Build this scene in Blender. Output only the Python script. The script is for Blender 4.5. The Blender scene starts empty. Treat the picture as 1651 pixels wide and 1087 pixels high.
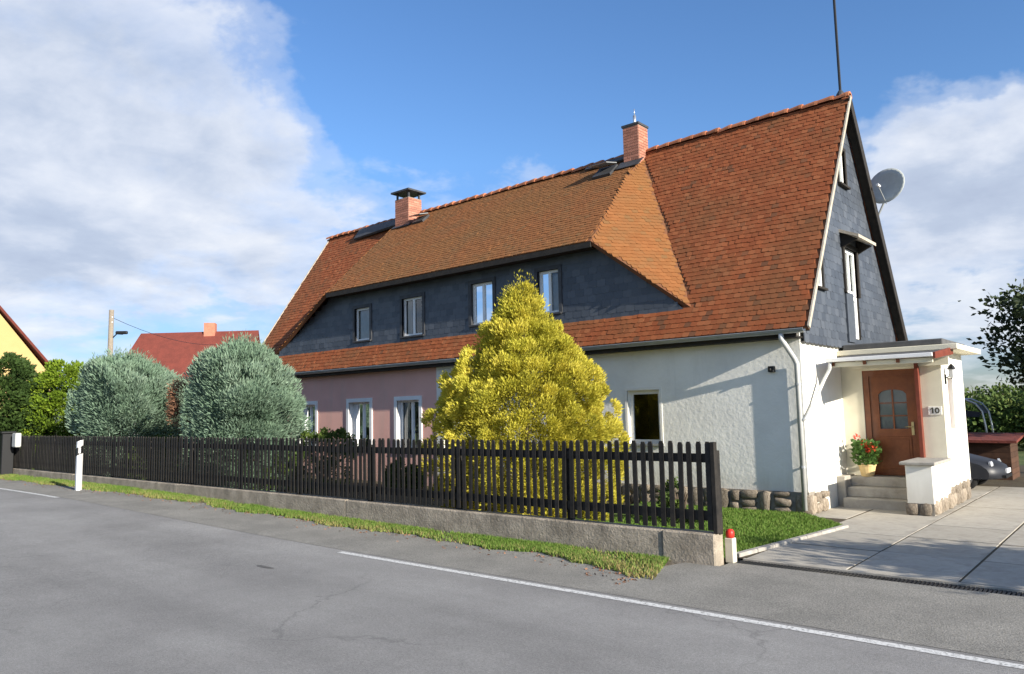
import bpy, bmesh, math, random
import numpy as np
from mathutils import Vector, Matrix
random.seed(7); rng = np.random.default_rng(7)
S = bpy.context.scene
C = S.collection

# ------------------------------------------------------------------ camera
EYE = Vector((0, 0, 2.08))
FPX, YAW, PITCH, ROLL, PW, PH = 1215.96, .70703, .10039, .02158, 1651, 1087
_cy, _sy, _cp, _sp = math.cos(YAW), math.sin(YAW), math.cos(PITCH), math.sin(PITCH)
FWD = Vector((-_sy * _cp, _cy * _cp, _sp)); _R = Vector((_cy, _sy, 0)); _U = _R.cross(FWD)
RIGHT = _R * math.cos(ROLL) - _U * math.sin(ROLL); UP = _R * math.sin(ROLL) + _U * math.cos(ROLL)
cam = bpy.data.cameras.new('camera'); camo = bpy.data.objects.new('camera', cam); C.objects.link(camo)
cam.sensor_width = 36; cam.lens = FPX / PW * 36; cam.clip_start = .05; cam.clip_end = 3000
mw = Matrix((RIGHT, UP, -FWD)).transposed().to_4x4(); mw.translation = EYE
camo.matrix_world = mw
S.camera = camo

def ray(u, v):                       # direction of a photo pixel
    return FWD + RIGHT * ((u - PW / 2) / FPX) + UP * ((PH / 2 - v) / FPX)
def at_depth(u, v, d):
    D = ray(u, v); return EYE + D * (d / (D.x * -_sy + D.y * _cy))
def on_y(u, v, y):
    D = ray(u, v); return EYE + D * ((y - EYE.y) / D.y)

# ------------------------------------------------------------------ light
SUN = Vector((1, -.135, .365)).normalized()
sun = bpy.data.lights.new('sun', 'SUN'); sun.energy = 5.0; sun.angle = math.radians(.5); sun.color = (1, .92, .79)
suno = bpy.data.objects.new('sun', sun); C.objects.link(suno)
suno.rotation_euler = (-SUN).to_track_quat('-Z', 'Y').to_euler(); suno.location = (20, -5, 20)
S.view_settings.view_transform = 'Standard'; S.view_settings.look = 'None'
S.view_settings.gamma = 1; S.view_settings.exposure = 1.0

def nd(t, kind, **kw):
    n = t.nodes.new(kind)
    for k, v in kw.items():
        if k in n.inputs: n.inputs[k].default_value = v
        else: setattr(n, k, v)
    return n
def math_(t, op, a, b=None, c=None, clamp=False):
    n = t.nodes.new('ShaderNodeMath'); n.operation = op; n.use_clamp = clamp
    for i, x in enumerate((a, b, c)):
        if x is None: continue
        if hasattr(x, 'is_output') or hasattr(x, 'links'): t.links.new(x, n.inputs[i])
        else: n.inputs[i].default_value = x
    return n.outputs[0]
def ramp(t, fac, stops, interp='LINEAR'):
    n = t.nodes.new('ShaderNodeValToRGB'); n.color_ramp.interpolation = interp
    e = n.color_ramp.elements
    while len(e) < len(stops): e.new(.5)
    for el, (p, c) in zip(e, stops):
        el.position = p; el.color = (*c, 1) if len(c) == 3 else c
    t.links.new(fac, n.inputs[0]); return n.outputs[0]
def mix(t, fac, a, b, mode='MIX'):
    n = t.nodes.new('ShaderNodeMix'); n.data_type = 'RGBA'; n.blend_type = mode
    for i, x in ((0, fac), (6, a), (7, b)):
        if hasattr(x, 'is_output') or hasattr(x, 'links'): t.links.new(x, n.inputs[i])
        elif i == 0: n.inputs[0].default_value = x
        else: n.inputs[i].default_value = (*x, 1) if len(x) == 3 else x
    return n.outputs[2]

def make_world():
    w = bpy.data.worlds.new('World'); S.world = w; w.use_nodes = True
    t = w.node_tree; t.nodes.clear()
    out = t.nodes.new('ShaderNodeOutputWorld'); bg = t.nodes.new('ShaderNodeBackground')
    bg.inputs[1].default_value = .082
    t.links.new(bg.outputs[0], out.inputs[0])
    sky = t.nodes.new('ShaderNodeTexSky'); sky.sky_type = 'NISHITA'; sky.sun_disc = False
    sky.sun_elevation = math.asin(SUN.z); sky.sun_rotation = math.atan2(SUN.x, SUN.y)
    sky.air_density = 1.0; sky.dust_density = .35; sky.ozone_density = 2.2; sky.altitude = 300
    tc = t.nodes.new('ShaderNodeTexCoord'); d = tc.outputs['Generated']
    sep = t.nodes.new('ShaderNodeSeparateXYZ'); t.links.new(d, sep.inputs[0])
    haze = ramp(t, sep.outputs[2], [(0, (.50, .54, .70)), (.14, (.58, .69, .92)), (.32, (.78, 1.02, 1.28)), (.6, (.74, 1.0, 1.28))])
    skyc = mix(t, 1, sky.outputs[0], haze, 'MULTIPLY')
    z = math_(t, 'MAXIMUM', sep.outputs[2], 0.0)
    den = math_(t, 'ADD', z, .22)
    comb = t.nodes.new('ShaderNodeCombineXYZ')
    t.links.new(math_(t, 'DIVIDE', sep.outputs[0], den), comb.inputs[0])
    t.links.new(math_(t, 'DIVIDE', sep.outputs[1], den), comb.inputs[1])
    def noise(scale, detail, rough, loc, dist=0.0):
        mp = t.nodes.new('ShaderNodeMapping'); mp.inputs['Location'].default_value = loc
        t.links.new(comb.outputs[0], mp.inputs[0])
        n = nd(t, 'ShaderNodeTexNoise', Scale=scale, Detail=detail, Roughness=rough, Distortion=dist)
        t.links.new(mp.outputs[0], n.inputs['Vector']); return n.outputs[0]
    n1 = noise(1.5, 9, .56, (3.1, 1.7, 0), .25)
    n2 = noise(5.5, 7, .6, (8.2, 4.4, 0), .3)
    dens = math_(t, 'ADD', math_(t, 'MULTIPLY', n1, .72), math_(t, 'MULTIPLY', n2, .28))
    # cloud masses: (pixel of the photo, angular radius, weight)
    warp = nd(t, 'ShaderNodeTexNoise', Scale=7.0, Detail=5.0, Roughness=.6)
    t.links.new(d, warp.inputs['Vector'])
    wv = t.nodes.new('ShaderNodeVectorMath'); wv.operation = 'MULTIPLY_ADD'
    t.links.new(warp.outputs['Color'], wv.inputs[0]); wv.inputs[1].default_value = (.16,) * 3
    sub = t.nodes.new('ShaderNodeVectorMath'); sub.operation = 'ADD'
    t.links.new(d, sub.inputs[0]); sub.inputs[1].default_value = (-.08,) * 3
    t.links.new(sub.outputs[0], wv.inputs[2]); dw = wv.outputs[0]
    for (u, v, rad, wgt) in [(60, 120, .24, .22), (300, 190, .14, .15), (380, 300, .11, .13), (-150, 260, .2, .2), (560, 310, .075, .13), (720, 315, .05, .12),
                             (90, 400, .075, .14), (250, 420, .04, .06), (450, 450, .06, .13), (880, 270, .05, .17), (990, 240, .03, .1), (800, 300, .04, .12), (1640, 290, .13, .24), (1480, 270, .085, .2), (1560, 400, .09, .16), (1630, 190, .05, .12),
                             (1430, 110, .07, .15), (1180, 190, .05, .12), (1120, 130, .04, .08), (620, 180, .05, .07),
                             (900, 40, .28, -.26), (700, 150, .15, -.15), (1120, 130, .18, -.14), (520, 230, .05, -.08), (280, 490, .05, -.10), (1440, 10, .1, -.12), (1640, 40, .12, -.14), (1500, 520, .06, -.06)]:
        D = ray(u, v).normalized()
        dp = t.nodes.new('ShaderNodeVectorMath'); dp.operation = 'DISTANCE'
        t.links.new(dw, dp.inputs[0]); dp.inputs[1].default_value = D
        q = math_(t, 'DIVIDE', dp.outputs['Value'], rad)
        g = math_(t, 'POWER', 2.718, math_(t, 'MULTIPLY', math_(t, 'MULTIPLY', q, q), -1.0))
        dens = math_(t, 'MULTIPLY_ADD', g, wgt, dens)
    cover = ramp(t, dens, [(.45, (0, 0, 0)), (.54, (.30,) * 3), (.64, (.80,) * 3), (.76, (.97,) * 3)], 'EASE')
    # self-shading of the cloud field: compare the field with itself a step towards the sun
    off = (SUN.x * .16, SUN.y * .16, 0)
    n1b = noise(1.5, 9, .56, (3.1 + off[0], 1.7 + off[1], 0), .25); n2b = noise(5.5, 7, .6, (8.2 + off[0], 4.4 + off[1], 0), .3)
    lit = math_(t, 'ADD', math_(t, 'MULTIPLY', math_(t, 'SUBTRACT', n1, n1b), 1.5), math_(t, 'MULTIPLY', math_(t, 'SUBTRACT', n2, n2b), .55))
    shade = math_(t, 'ADD', math_(t, 'MULTIPLY', math_(t, 'SUBTRACT', dens, .60), 1.15), math_(t, 'MULTIPLY_ADD', lit, -1.2, .22))
    shade = math_(t, 'ADD', shade, math_(t, 'MULTIPLY', math_(t, 'SUBTRACT', n2, .5), .5))
    ccol = ramp(t, shade, [(0, (5.8, 5.95, 6.25)), (.3, (4.6, 4.95, 5.65)), (.6, (3.35, 3.85, 4.8)), (1, (2.7, 3.15, 4.15))])
    col = mix(t, cover, skyc, ccol)
    t.links.new(col, bg.inputs[0])
make_world()

# ------------------------------------------------------------------ materials
MATS = {}
def M(name, col, col2=None, rough=.8, ns=3.0, nd_=6, bump=0.0, bs=30.0, metal=0.0, spec=.3, rnd=0.0, tint=None, coat=0.0, stain=None, contrast=(.35, .65), extra=None, transl=0.0, space='Object'):
    """col..col2 mixed by noise; rnd: per-object value jitter; tint: list of ramp stops over the per-piece attribute 'tint'."""
    m = bpy.data.materials.new(name); m.use_nodes = True; MATS[name] = m
    t = m.node_tree; b = t.nodes['Principled BSDF']
    tc = t.nodes.new('ShaderNodeTexCoord'); V = tc.outputs['Object']
    if space == 'Position': V = t.nodes.new('ShaderNodeNewGeometry').outputs['Position']
    c = None
    if tint:
        a = t.nodes.new('ShaderNodeAttribute'); a.attribute_name = 'tint'
        c = ramp(t, a.outputs['Fac'], tint)
        n = nd(t, 'ShaderNodeTexNoise', Scale=ns, Detail=float(nd_)); t.links.new(V, n.inputs['Vector'])
        f = ramp(t, n.outputs[0], [(contrast[0], (0, 0, 0)), (contrast[1], (1, 1, 1))])
        if col2: c = mix(t, math_(t, 'MULTIPLY', f, .55), c, col2)
    elif col2:
        n = nd(t, 'ShaderNodeTexNoise', Scale=ns, Detail=float(nd_), Roughness=.6); t.links.new(V, n.inputs['Vector'])
        f = ramp(t, n.outputs[0], [(contrast[0], (0, 0, 0)), (contrast[1], (1, 1, 1))])
        c = mix(t, f, col, col2)
    if stain and c is not None:
        sc, scol, amt = stain
        n = nd(t, 'ShaderNodeTexNoise', Scale=sc, Detail=8.0, Roughness=.65); t.links.new(V, n.inputs['Vector'])
        f = ramp(t, n.outputs[0], [(.48, (0, 0, 0)), (.66, (1, 1, 1))])
        c = mix(t, math_(t, 'MULTIPLY', f, amt), c, scol)
    if rnd:
        oi = t.nodes.new('ShaderNodeObjectInfo')
        k = math_(t, 'MULTIPLY_ADD', oi.outputs['Random'], 2 * rnd, 1 - rnd)
        cc = t.nodes.new('ShaderNodeCombineColor')
        for i in range(3): t.links.new(k, cc.inputs[i])
        c = mix(t, 1, c if c is not None else col, cc.outputs[0], 'MULTIPLY')
    if extra: c = extra(t, V, c if c is not None else col)
    if c is not None: t.links.new(c, b.inputs['Base Color'])
    else: b.inputs['Base Color'].default_value = (*col, 1)
    b.inputs['Roughness'].default_value = rough; b.inputs['Metallic'].default_value = metal
    b.inputs['Specular IOR Level'].default_value = spec; b.inputs['Coat Weight'].default_value = coat
    if bump:
        n = nd(t, 'ShaderNodeTexNoise', Scale=bs, Detail=6.0, Roughness=.65); t.links.new(V, n.inputs['Vector'])
        bp = nd(t, 'ShaderNodeBump', Strength=1.0, Distance=bump); t.links.new(n.outputs[0], bp.inputs['Height'])
        t.links.new(bp.outputs[0], b.inputs['Normal'])
    if transl:
        tr = t.nodes.new('ShaderNodeBsdfTranslucent')
        if c is not None: t.links.new(c, tr.inputs[0])
        else: tr.inputs[0].default_value = (*col, 1)
        ms = t.nodes.new('ShaderNodeMixShader'); ms.inputs[0].default_value = transl
        o = t.nodes['Material Output']
        t.links.new(b.outputs[0], ms.inputs[1]); t.links.new(tr.outputs[0], ms.inputs[2]); t.links.new(ms.outputs[0], o.inputs[0])
    return m

def cracks(t, V, c):
    v = nd(t, 'ShaderNodeTexVoronoi', Scale=.32); v.feature = 'DISTANCE_TO_EDGE'
    n = nd(t, 'ShaderNodeTexNoise', Scale=1.6, Detail=5.0); t.links.new(V, n.inputs['Vector'])
    a = t.nodes.new('ShaderNodeVectorMath'); a.operation = 'MULTIPLY_ADD'
    t.links.new(n.outputs['Color'], a.inputs[0]); a.inputs[1].default_value = (.9,) * 3; t.links.new(V, a.inputs[2])
    t.links.new(a.outputs[0], v.inputs['Vector'])
    f = ramp(t, v.outputs[0], [(.0, (1, 1, 1)), (.010, (0, 0, 0))])
    n2 = nd(t, 'ShaderNodeTexNoise', Scale=.35, Detail=2.0); t.links.new(V, n2.inputs['Vector'])
    g = ramp(t, n2.outputs[0], [(.50, (0, 0, 0)), (.58, (1, 1, 1))])
    c = mix(t, math_(t, 'MULTIPLY', math_(t, 'MULTIPLY', f, g), .26), c, (.03, .03, .032))
    # wheel tracks and old patches along the driving direction
    mp = t.nodes.new('ShaderNodeMapping'); mp.inputs['Scale'].default_value = (.05, .55, 1); t.links.new(V, mp.inputs[0])
    n3 = nd(t, 'ShaderNodeTexNoise', Scale=1.0, Detail=4.0); t.links.new(mp.outputs[0], n3.inputs['Vector'])
    h = ramp(t, n3.outputs[0], [(.38, (.87, .87, .87)), (.62, (1.11, 1.11, 1.11))])
    c = mix(t, 1, c, h, 'MULTIPLY')
    for sc, lo_, hi_ in ((160.0, .55, 1.45), (42.0, .80, 1.2), (9.0, .94, 1.06)):
        n4 = nd(t, 'ShaderNodeTexNoise', Scale=sc, Detail=3.0, Roughness=.7); t.links.new(V, n4.inputs['Vector'])
        h = ramp(t, n4.outputs[0], [(.32, (lo_,) * 3), (.68, (hi_,) * 3)])
        c = mix(t, 1, c, h, 'MULTIPLY')
    return c
def speckle(t, V, c):
    n4 = nd(t, 'ShaderNodeTexNoise', Scale=55.0, Detail=3.0); t.links.new(V, n4.inputs['Vector'])
    h = ramp(t, n4.outputs[0], [(.3, (.62, .62, .62)), (.7, (1.38, 1.38, 1.38))])
    return mix(t, 1, c, h, 'MULTIPLY')
def splash(t, V, c):
    g = t.nodes.new('ShaderNodeNewGeometry'); sp = t.nodes.new('ShaderNodeSeparateXYZ'); t.links.new(g.outputs['Position'], sp.inputs[0])
    mp = t.nodes.new('ShaderNodeMapping'); mp.inputs['Scale'].default_value = (2.2, 2.2, .35); t.links.new(g.outputs['Position'], mp.inputs[0])
    n = nd(t, 'ShaderNodeTexNoise', Scale=1.0, Detail=7.0, Roughness=.65); t.links.new(mp.outputs[0], n.inputs['Vector'])
    lo = ramp(t, math_(t, 'ADD', sp.outputs[2], math_(t, 'MULTIPLY_ADD', n.outputs[0], -1.1, .55)), [(.35, (1, 1, 1)), (.8, (0, 0, 0))])
    c = mix(t, math_(t, 'MULTIPLY', lo, .35), c, (.36, .32, .25))
    st = ramp(t, n.outputs[0], [(.55, (0, 0, 0)), (.72, (1, 1, 1))])
    return mix(t, math_(t, 'MULTIPLY', st, .22), c, (.40, .38, .33))
def worn(t, V, c):
    n4 = nd(t, 'ShaderNodeTexNoise', Scale=26.0, Detail=6.0, Roughness=.7); t.links.new(V, n4.inputs['Vector'])
    f = ramp(t, n4.outputs[0], [(.50, (0, 0, 0)), (.60, (1, 1, 1))])
    return mix(t, math_(t, 'MULTIPLY', f, .8), c, (.19, .188, .18))

M('asphalt', (.205, .20, .193), (.255, .25, .24), .88, ns=.6, bump=.006, bs=110, extra=cracks)
M('asphalt_shoulder', (.19, .183, .165), (.25, .24, .215), .92, ns=1.2, bump=.01, bs=70, extra=speckle)
M('tar', (.075, .074, .072), (.13, .128, .122), .9, ns=14)
M('road_paint', (.62, .62, .60), None, .6, extra=worn)
M('ground_grass', (.045, .075, .018), (.10, .12, .035), .95, ns=.8, bump=.03, bs=18)
M('verge_soil', (.10, .105, .04), (.17, .145, .09), .95, ns=2.2, bump=.02, bs=25)
M('lawn', (.05, .10, .015), (.09, .14, .03), .95, ns=1.5, bump=.02, bs=25)
M('grass_blade', (.06, .11, .015), None, .75, tint=[(0, (.075, .15, .016)), (.5, (.115, .20, .03)), (.82, (.19, .24, .06)), (1, (.30, .24, .10))], transl=.25)
M('garden_soil', (.06, .045, .03), (.09, .075, .045), .95, ns=3, bump=.02, bs=20)
M('concrete_wall', (.22, .19, .15), (.39, .335, .265), .9, ns=3.2, nd_=9, contrast=(.32, .6), bump=.03, bs=22, stain=(3.5, (.20, .17, .13), .6))
M('slab', (.33, .305, .26), (.42, .39, .335), .9, ns=2.5, bump=.006, bs=50, rnd=.08, stain=(2.2, (.2, .18, .15), .6))
M('kerbstone', (.40, .38, .34), (.30, .28, .25), .9, ns=6, bump=.006, bs=60, rnd=.1)
M('plaster_white', (.78, .77, .71), (.84, .83, .77), .92, ns=1.1, bump=.009, bs=11, extra=splash, stain=(.9, (.70, .69, .64), .6))
M('plaster_clean', (.80, .785, .72), (.76, .745, .68), .9, extra=splash, ns=2, bump=.004, bs=60)
M('plaster_cream', (.72, .68, .54), (.66, .62, .49), .9, ns=3, bump=.003, bs=60)
M('plaster_pink', (.76, .44, .37), (.71, .40, .335), extra=splash, rough=.92, ns=1.5, bump=.006, bs=40)
M('paint_white', (.80, .80, .79), (.74, .74, .73), .5, ns=4)
M('stone', (.17, .135, .10), (.33, .28, .22), .9, ns=5, bump=.025, bs=14, rnd=.3)
M('mortar', (.20, .18, .15), (.27, .245, .21), .95, ns=8, bump=.01, bs=40)
M('tile', (.3, .1, .05), (.135, .066, .026), .88, ns=.55, nd_=5, contrast=(.46, .74), bump=.0012, bs=60,
  tint=[(0, (.205, .055, .018)), (.35, (.225, .063, .021)), (.75, (.245, .073, .025)), (.94, (.275, .094, .036)), (1, (.13, .052, .024))], space='Position', stain=(1.1, (.16, .07, .028), .4))
M('tile_dormer', (.3, .1, .05), (.18, .095, .03), .9, ns=.5, nd_=6, contrast=(.22, .62), bump=.0012, bs=60,
  tint=[(0, (.205, .07, .021)), (.5, (.235, .081, .025)), (.9, (.26, .094, .03)), (1, (.17, .085, .034))], space='Position', stain=(1.1, (.15, .085, .034), .5))
M('roof_deck', (.17, .065, .03), (.12, .06, .03), .95, ns=2)
M('back_tile', (.33, .10, .05), (.24, .10, .05), .9, ns=1.5, bump=.02, bs=9)
M('ridge_tile', (.40, .14, .065), (.30, .12, .06), .9, ns=6, rnd=.22, bump=.004, bs=40)
M('verge_mortar', (.45, .40, .33), (.36, .32, .26), .9, ns=5, bump=.01, bs=30)
M('slate', (.05, .06, .075), None, .52, spec=.5, ns=1.2, tint=[(0, (.045, .054, .070)), (.5, (.059, .070, .088)), (1, (.080, .091, .110))], bump=.002, bs=40)
M('slate_back', (.055, .065, .082), (.07, .082, .1), .6, ns=8)
M('dark_wood', (.018, .016, .014), (.032, .027, .022), .75, ns=8, bump=.004, bs=50)
M('fence_wood', (.010, .0092, .0085), (.028, .024, .020), .72, ns=7, bump=.003, bs=60, rnd=.35)
M('brown_wood', (.20, .065, .022), (.15, .046, .016), .45, ns=7, bump=.002, bs=60, coat=.15)
M('red_wood', (.17, .042, .025), (.13, .032, .02), .5, ns=6)
M('zinc', (.38, .40, .41), (.30, .32, .33), .45, metal=.5, ns=3)
M('grey_pipe', (.52, .53, .52), (.45, .46, .45), .45, ns=3, metal=.2)
M('dark_metal', (.025, .026, .028), None, .45, metal=.5)
M('lead', (.045, .047, .052), (.07, .072, .078), .55, ns=5, metal=.2)
M('bitumen', (.07, .072, .075), (.11, .11, .112), .85, ns=3, bump=.004, bs=60)
M('chimney_render', (.50, .20, .13), (.40, .15, .10), .9, ns=4, bump=.006, bs=40)
M('chimney_brick', (.42, .19, .13), (.34, .14, .095), .9, ns=8, rnd=.25, bump=.005, bs=50)
M('curtain', (.75, .75, .74), (.62, .62, .62), .9, ns=6, transl=.3)
M('interior', (.02, .02, .022), None, .9)
M('dish', (.52, .55, .53), (.44, .47, .45), .5, ns=4)
M('black_plastic', (.012, .012, .013), None, .5)
M('white_plastic', (.80, .80, .80), (.74, .74, .73), .45, ns=6)
M('reflector', (.75, .75, .78), None, .15, metal=.6)
M('red_paint', (.50, .03, .02), None, .4)
M('post_cream', (.56, .52, .42), (.48, .44, .35), .85, ns=6)
M('terracotta', (.62, .46, .22), (.52, .38, .18), .8, ns=6)
M('petal', (.62, .03, .015), None, .6, tint=[(0, (.5, .02, .012)), (.6, (.68, .035, .015)), (1, (.72, .12, .05))], transl=.25)
M('leaf_geranium', (.06, .13, .03), None, .6, tint=[(0, (.045, .10, .02)), (1, (.10, .19, .04))], transl=.25)
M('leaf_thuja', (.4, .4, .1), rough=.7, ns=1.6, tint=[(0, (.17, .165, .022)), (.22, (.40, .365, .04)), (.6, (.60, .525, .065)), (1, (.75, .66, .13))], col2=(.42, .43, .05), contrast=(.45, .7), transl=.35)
M('leaf_spruce', (.1, .16, .14), rough=.75, ns=1.4, tint=[(0, (.085, .14, .095)), (.5, (.19, .275, .20)), (1, (.31, .40, .30))], col2=(.17, .27, .17), transl=.2)
M('leaf_dead', (.14, .07, .04), None, .85, tint=[(0, (.09, .045, .025)), (1, (.24, .125, .075))])
M('leaf_hedge', (.03, .06, .015), None, .7, tint=[(0, (.022, .045, .01)), (.6, (.045, .085, .018)), (1, (.08, .13, .025))], transl=.2)
M('leaf_lime', (.1, .16, .02), None, .7, tint=[(0, (.09, .15, .012)), (.6, (.17, .26, .02)), (1, (.27, .35, .03))], transl=.3)
M('leaf_shrub', (.05, .09, .02), None, .7, tint=[(0, (.035, .065, .014)), (.6, (.07, .115, .022)), (1, (.12, .16, .03))], transl=.25)
M('leaf_tree', (.03, .05, .02), None, .65, tint=[(0, (.018, .032, .013)), (.6, (.035, .055, .018)), (1, (.075, .085, .022))], transl=.2)
M('leaf_far', (.05, .09, .02), None, .8, tint=[(0, (.04, .075, .018)), (.6, (.075, .12, .025)), (1, (.14, .16, .04))], transl=.2)
M('bark', (.07, .05, .035), (.11, .085, .06), .95, ns=12, bump=.02, bs=25)
M('pole_wood', (.27, .23, .18), (.20, .17, .135), .85, ns=14, bump=.004, bs=40)
M('yellow_render', (.56, .41, .18), (.52, .38, .165), .9, ns=2)
M('far_red_roof', (.17, .042, .03), (.13, .034, .025), .85, ns=2, bump=.03, bs=8)
M('far_grey_wall', (.40, .41, .42), (.34, .35, .36), .9, ns=2)
M('car_paint', (.016, .018, .024), None, .5, coat=.0, spec=.5)
M('tyre', (.014, .014, .014), None, .85)
M('alloy', (.45, .45, .46), None, .35, metal=.9)
M('headlight', (.42, .43, .45), None, .15, spec=.6, coat=.5)
M('shed_wood', (.085, .042, .024), (.055, .028, .017), .85, ns=6, rnd=.25, bump=.004, bs=40)
M('tarp', (.03, .035, .045), (.04, .045, .055), .8, ns=3)
M('silver_tube', (.55, .57, .58), None, .35, metal=.8)
M('hill_grass', (.10, .13, .035), (.055, .085, .025), .95, ns=.03, nd_=8)
M('plate_dark', (.05, .045, .03), None, .5)
M('brass', (.55, .44, .22), None, .35, metal=.8)

def glass_mat():
    m = bpy.data.materials.new('glass'); m.use_nodes = True; MATS['glass'] = m
    t = m.node_tree; t.nodes.clear(); o = t.nodes.new('ShaderNodeOutputMaterial')
    g = t.nodes.new('ShaderNodeBsdfGlossy'); g.inputs['Roughness'].default_value = .02; g.inputs[0].default_value = (.9, .93, .96, 1)
    tr = t.nodes.new('ShaderNodeBsdfTransparent'); tr.inputs[0].default_value = (.82, .86, .86, 1)
    lw = t.nodes.new('ShaderNodeFresnel'); lw.inputs[0].default_value = 1.9
    mx = t.nodes.new('ShaderNodeMixShader'); t.links.new(lw.outputs[0], mx.inputs[0])
    t.links.new(tr.outputs[0], mx.inputs[1]); t.links.new(g.outputs[0], mx.inputs[2]); t.links.new(mx.outputs[0], o.inputs[0])
glass_mat()

# ------------------------------------------------------------------ mesh helpers
ORG = {}
def org(o): return ORG.get(o.name, Vector((0, 0, 0))) if o else Vector((0, 0, 0))
def tag(o, label=None, cat=None, group=None, kind=None):
    if label: o['label'] = label
    if cat: o['category'] = cat
    if group: o['group'] = group
    if kind: o['kind'] = kind
    return o
def thing(name, loc, label, cat, group=None):
    o = bpy.data.objects.new(name, None); C.objects.link(o); o.location = loc; o.empty_display_size = .2
    ORG[o.name] = Vector(loc); return tag(o, label, cat, group)
def place(name, me, parent, world, rot=None, scale=None):
    o = bpy.data.objects.new(name, me); C.objects.link(o)
    m = Matrix.Translation(Vector(world) - org(parent))
    if rot is not None: m = m @ rot.to_4x4()
    if scale is not None: m = m @ Matrix.Diagonal((*scale, 1))
    o.matrix_basis = m
    if parent: o.parent = parent
    ORG[o.name] = org(parent)
    return o

class MB:
    def __init__(s): s.v = []; s.f = []; s.T = None
    def add(s, vs, fs):
        k = len(s.v)
        s.v += [tuple(s.T @ Vector(p)) if s.T else tuple(p) for p in vs]
        s.f += [tuple(i + k for i in f) for f in fs]; return s
    def box(s, x0, x1, y0, y1, z0, z1):
        return s.add([(x0, y0, z0), (x1, y0, z0), (x1, y1, z0), (x0, y1, z0), (x0, y0, z1), (x1, y0, z1), (x1, y1, z1), (x0, y1, z1)],
                     [(0, 3, 2, 1), (4, 5, 6, 7), (0, 1, 5, 4), (1, 2, 6, 5), (2, 3, 7, 6), (3, 0, 4, 7)])
    def poly(s, pts): return s.add(pts, [tuple(range(len(pts)))])
    def slab(s, pts, off):                          # polygon extruded by a vector
        n = len(pts); q = [tuple(Vector(p) + Vector(off)) for p in pts]
        return s.add(list(pts) + q, [tuple(range(n)), tuple(range(2 * n - 1, n - 1, -1))] + [(i, i + n, (i + 1) % n + n, (i + 1) % n) for i in range(n)])
    def tube(s, pts, r, seg=8, cap=True):
        pts = [Vector(p) for p in pts]; n = len(pts); rr = r if hasattr(r, '__len__') else [r] * n
        vs = []; ref = None
        for i, p in enumerate(pts):
            d = ((pts[i] - pts[i - 1]).normalized() if i else Vector()) + ((pts[i + 1] - pts[i]).normalized() if i < n - 1 else Vector())
            d.normalize()
            if ref is None:
                ref = Vector((0, 0, 1)) if abs(d.z) < .9 else Vector((1, 0, 0))
            a = d.cross(ref).normalized(); b = a.cross(d).normalized(); ref = b
            vs += [p + (a * math.cos(2 * math.pi * k / seg) + b * math.sin(2 * math.pi * k / seg)) * rr[i] for k in range(seg)]
        fs = [(i * seg + k, i * seg + (k + 1) % seg, (i + 1) * seg + (k + 1) % seg, (i + 1) * seg + k) for i in range(n - 1) for k in range(seg)]
        if cap: fs += [tuple(range(seg - 1, -1, -1)), tuple(range((n - 1) * seg, n * seg))]
        return s.add(vs, fs)
    def lathe(s, prof, c, seg=16, axis=None):
        vs = []; R = Vector((0, 0, 1)).rotation_difference(Vector(axis)).to_matrix() if axis else Matrix.Identity(3)
        for r, z in prof:
            vs += [Vector(c) + R @ Vector((r * math.cos(2 * math.pi * k / seg), r * math.sin(2 * math.pi * k / seg), z)) for k in range(seg)]
        n = len(prof)
        fs = [(i * seg + k, i * seg + (k + 1) % seg, (i + 1) * seg + (k + 1) % seg, (i + 1) * seg + k) for i in range(n - 1) for k in range(seg)]
        return s.add(vs, fs)
    def build(s, name, mat, parent=None, smooth=False, bevel=0.0, label=None, kind=None):
        o_ = org(parent)
        me = bpy.data.meshes.new(name); me.from_pydata([tuple(Vector(p) - o_) for p in s.v], [], s.f)
        bm = bmesh.new(); bm.from_mesh(me); bmesh.ops.recalc_face_normals(bm, faces=bm.faces)
        if bevel: bmesh.ops.bevel(bm, geom=bm.edges[:], offset=bevel, segments=1, affect='EDGES', clamp_overlap=True)
        bm.to_mesh(me); bm.free()
        if smooth: me.polygons.foreach_set('use_smooth', [True] * len(me.polygons))
        if mat: me.materials.append(MATS[mat])
        o = bpy.data.objects.new(name, me); C.objects.link(o)
        if parent: o.parent = parent
        ORG[o.name] = o_
        if label: o['label'] = label
        if kind: o['kind'] = kind
        return o

def raw_mesh(name, V, F, mat, tint=None, smooth=False):
    """V (n,3) array, F (m,k) array of equal-length faces, tint one value per vertex."""
    me = bpy.data.meshes.new(name); V = np.asarray(V, np.float32); F = np.asarray(F, np.int32); m, k = F.shape
    me.vertices.add(len(V)); me.vertices.foreach_set('co', V.ravel())
    me.loops.add(m * k); me.loops.foreach_set('vertex_index', F.ravel())
    me.polygons.add(m); me.polygons.foreach_set('loop_start', np.arange(0, m * k, k, dtype=np.int32)); me.polygons.foreach_set('loop_total', np.full(m, k, np.int32))
    me.update(calc_edges=True)
    if tint is not None:
        a = me.attributes.new('tint', 'FLOAT', 'POINT'); a.data.foreach_set('value', np.asarray(tint, np.float32))
    me.polygons.foreach_set('use_smooth', np.full(m, bool(smooth)))
    me.materials.append(MATS[mat]); return me
def link(name, me, parent=None):
    o = bpy.data.objects.new(name, me); C.objects.link(o)
    if parent: o.parent = parent
    ORG[o.name] = org(parent); return o

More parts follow.
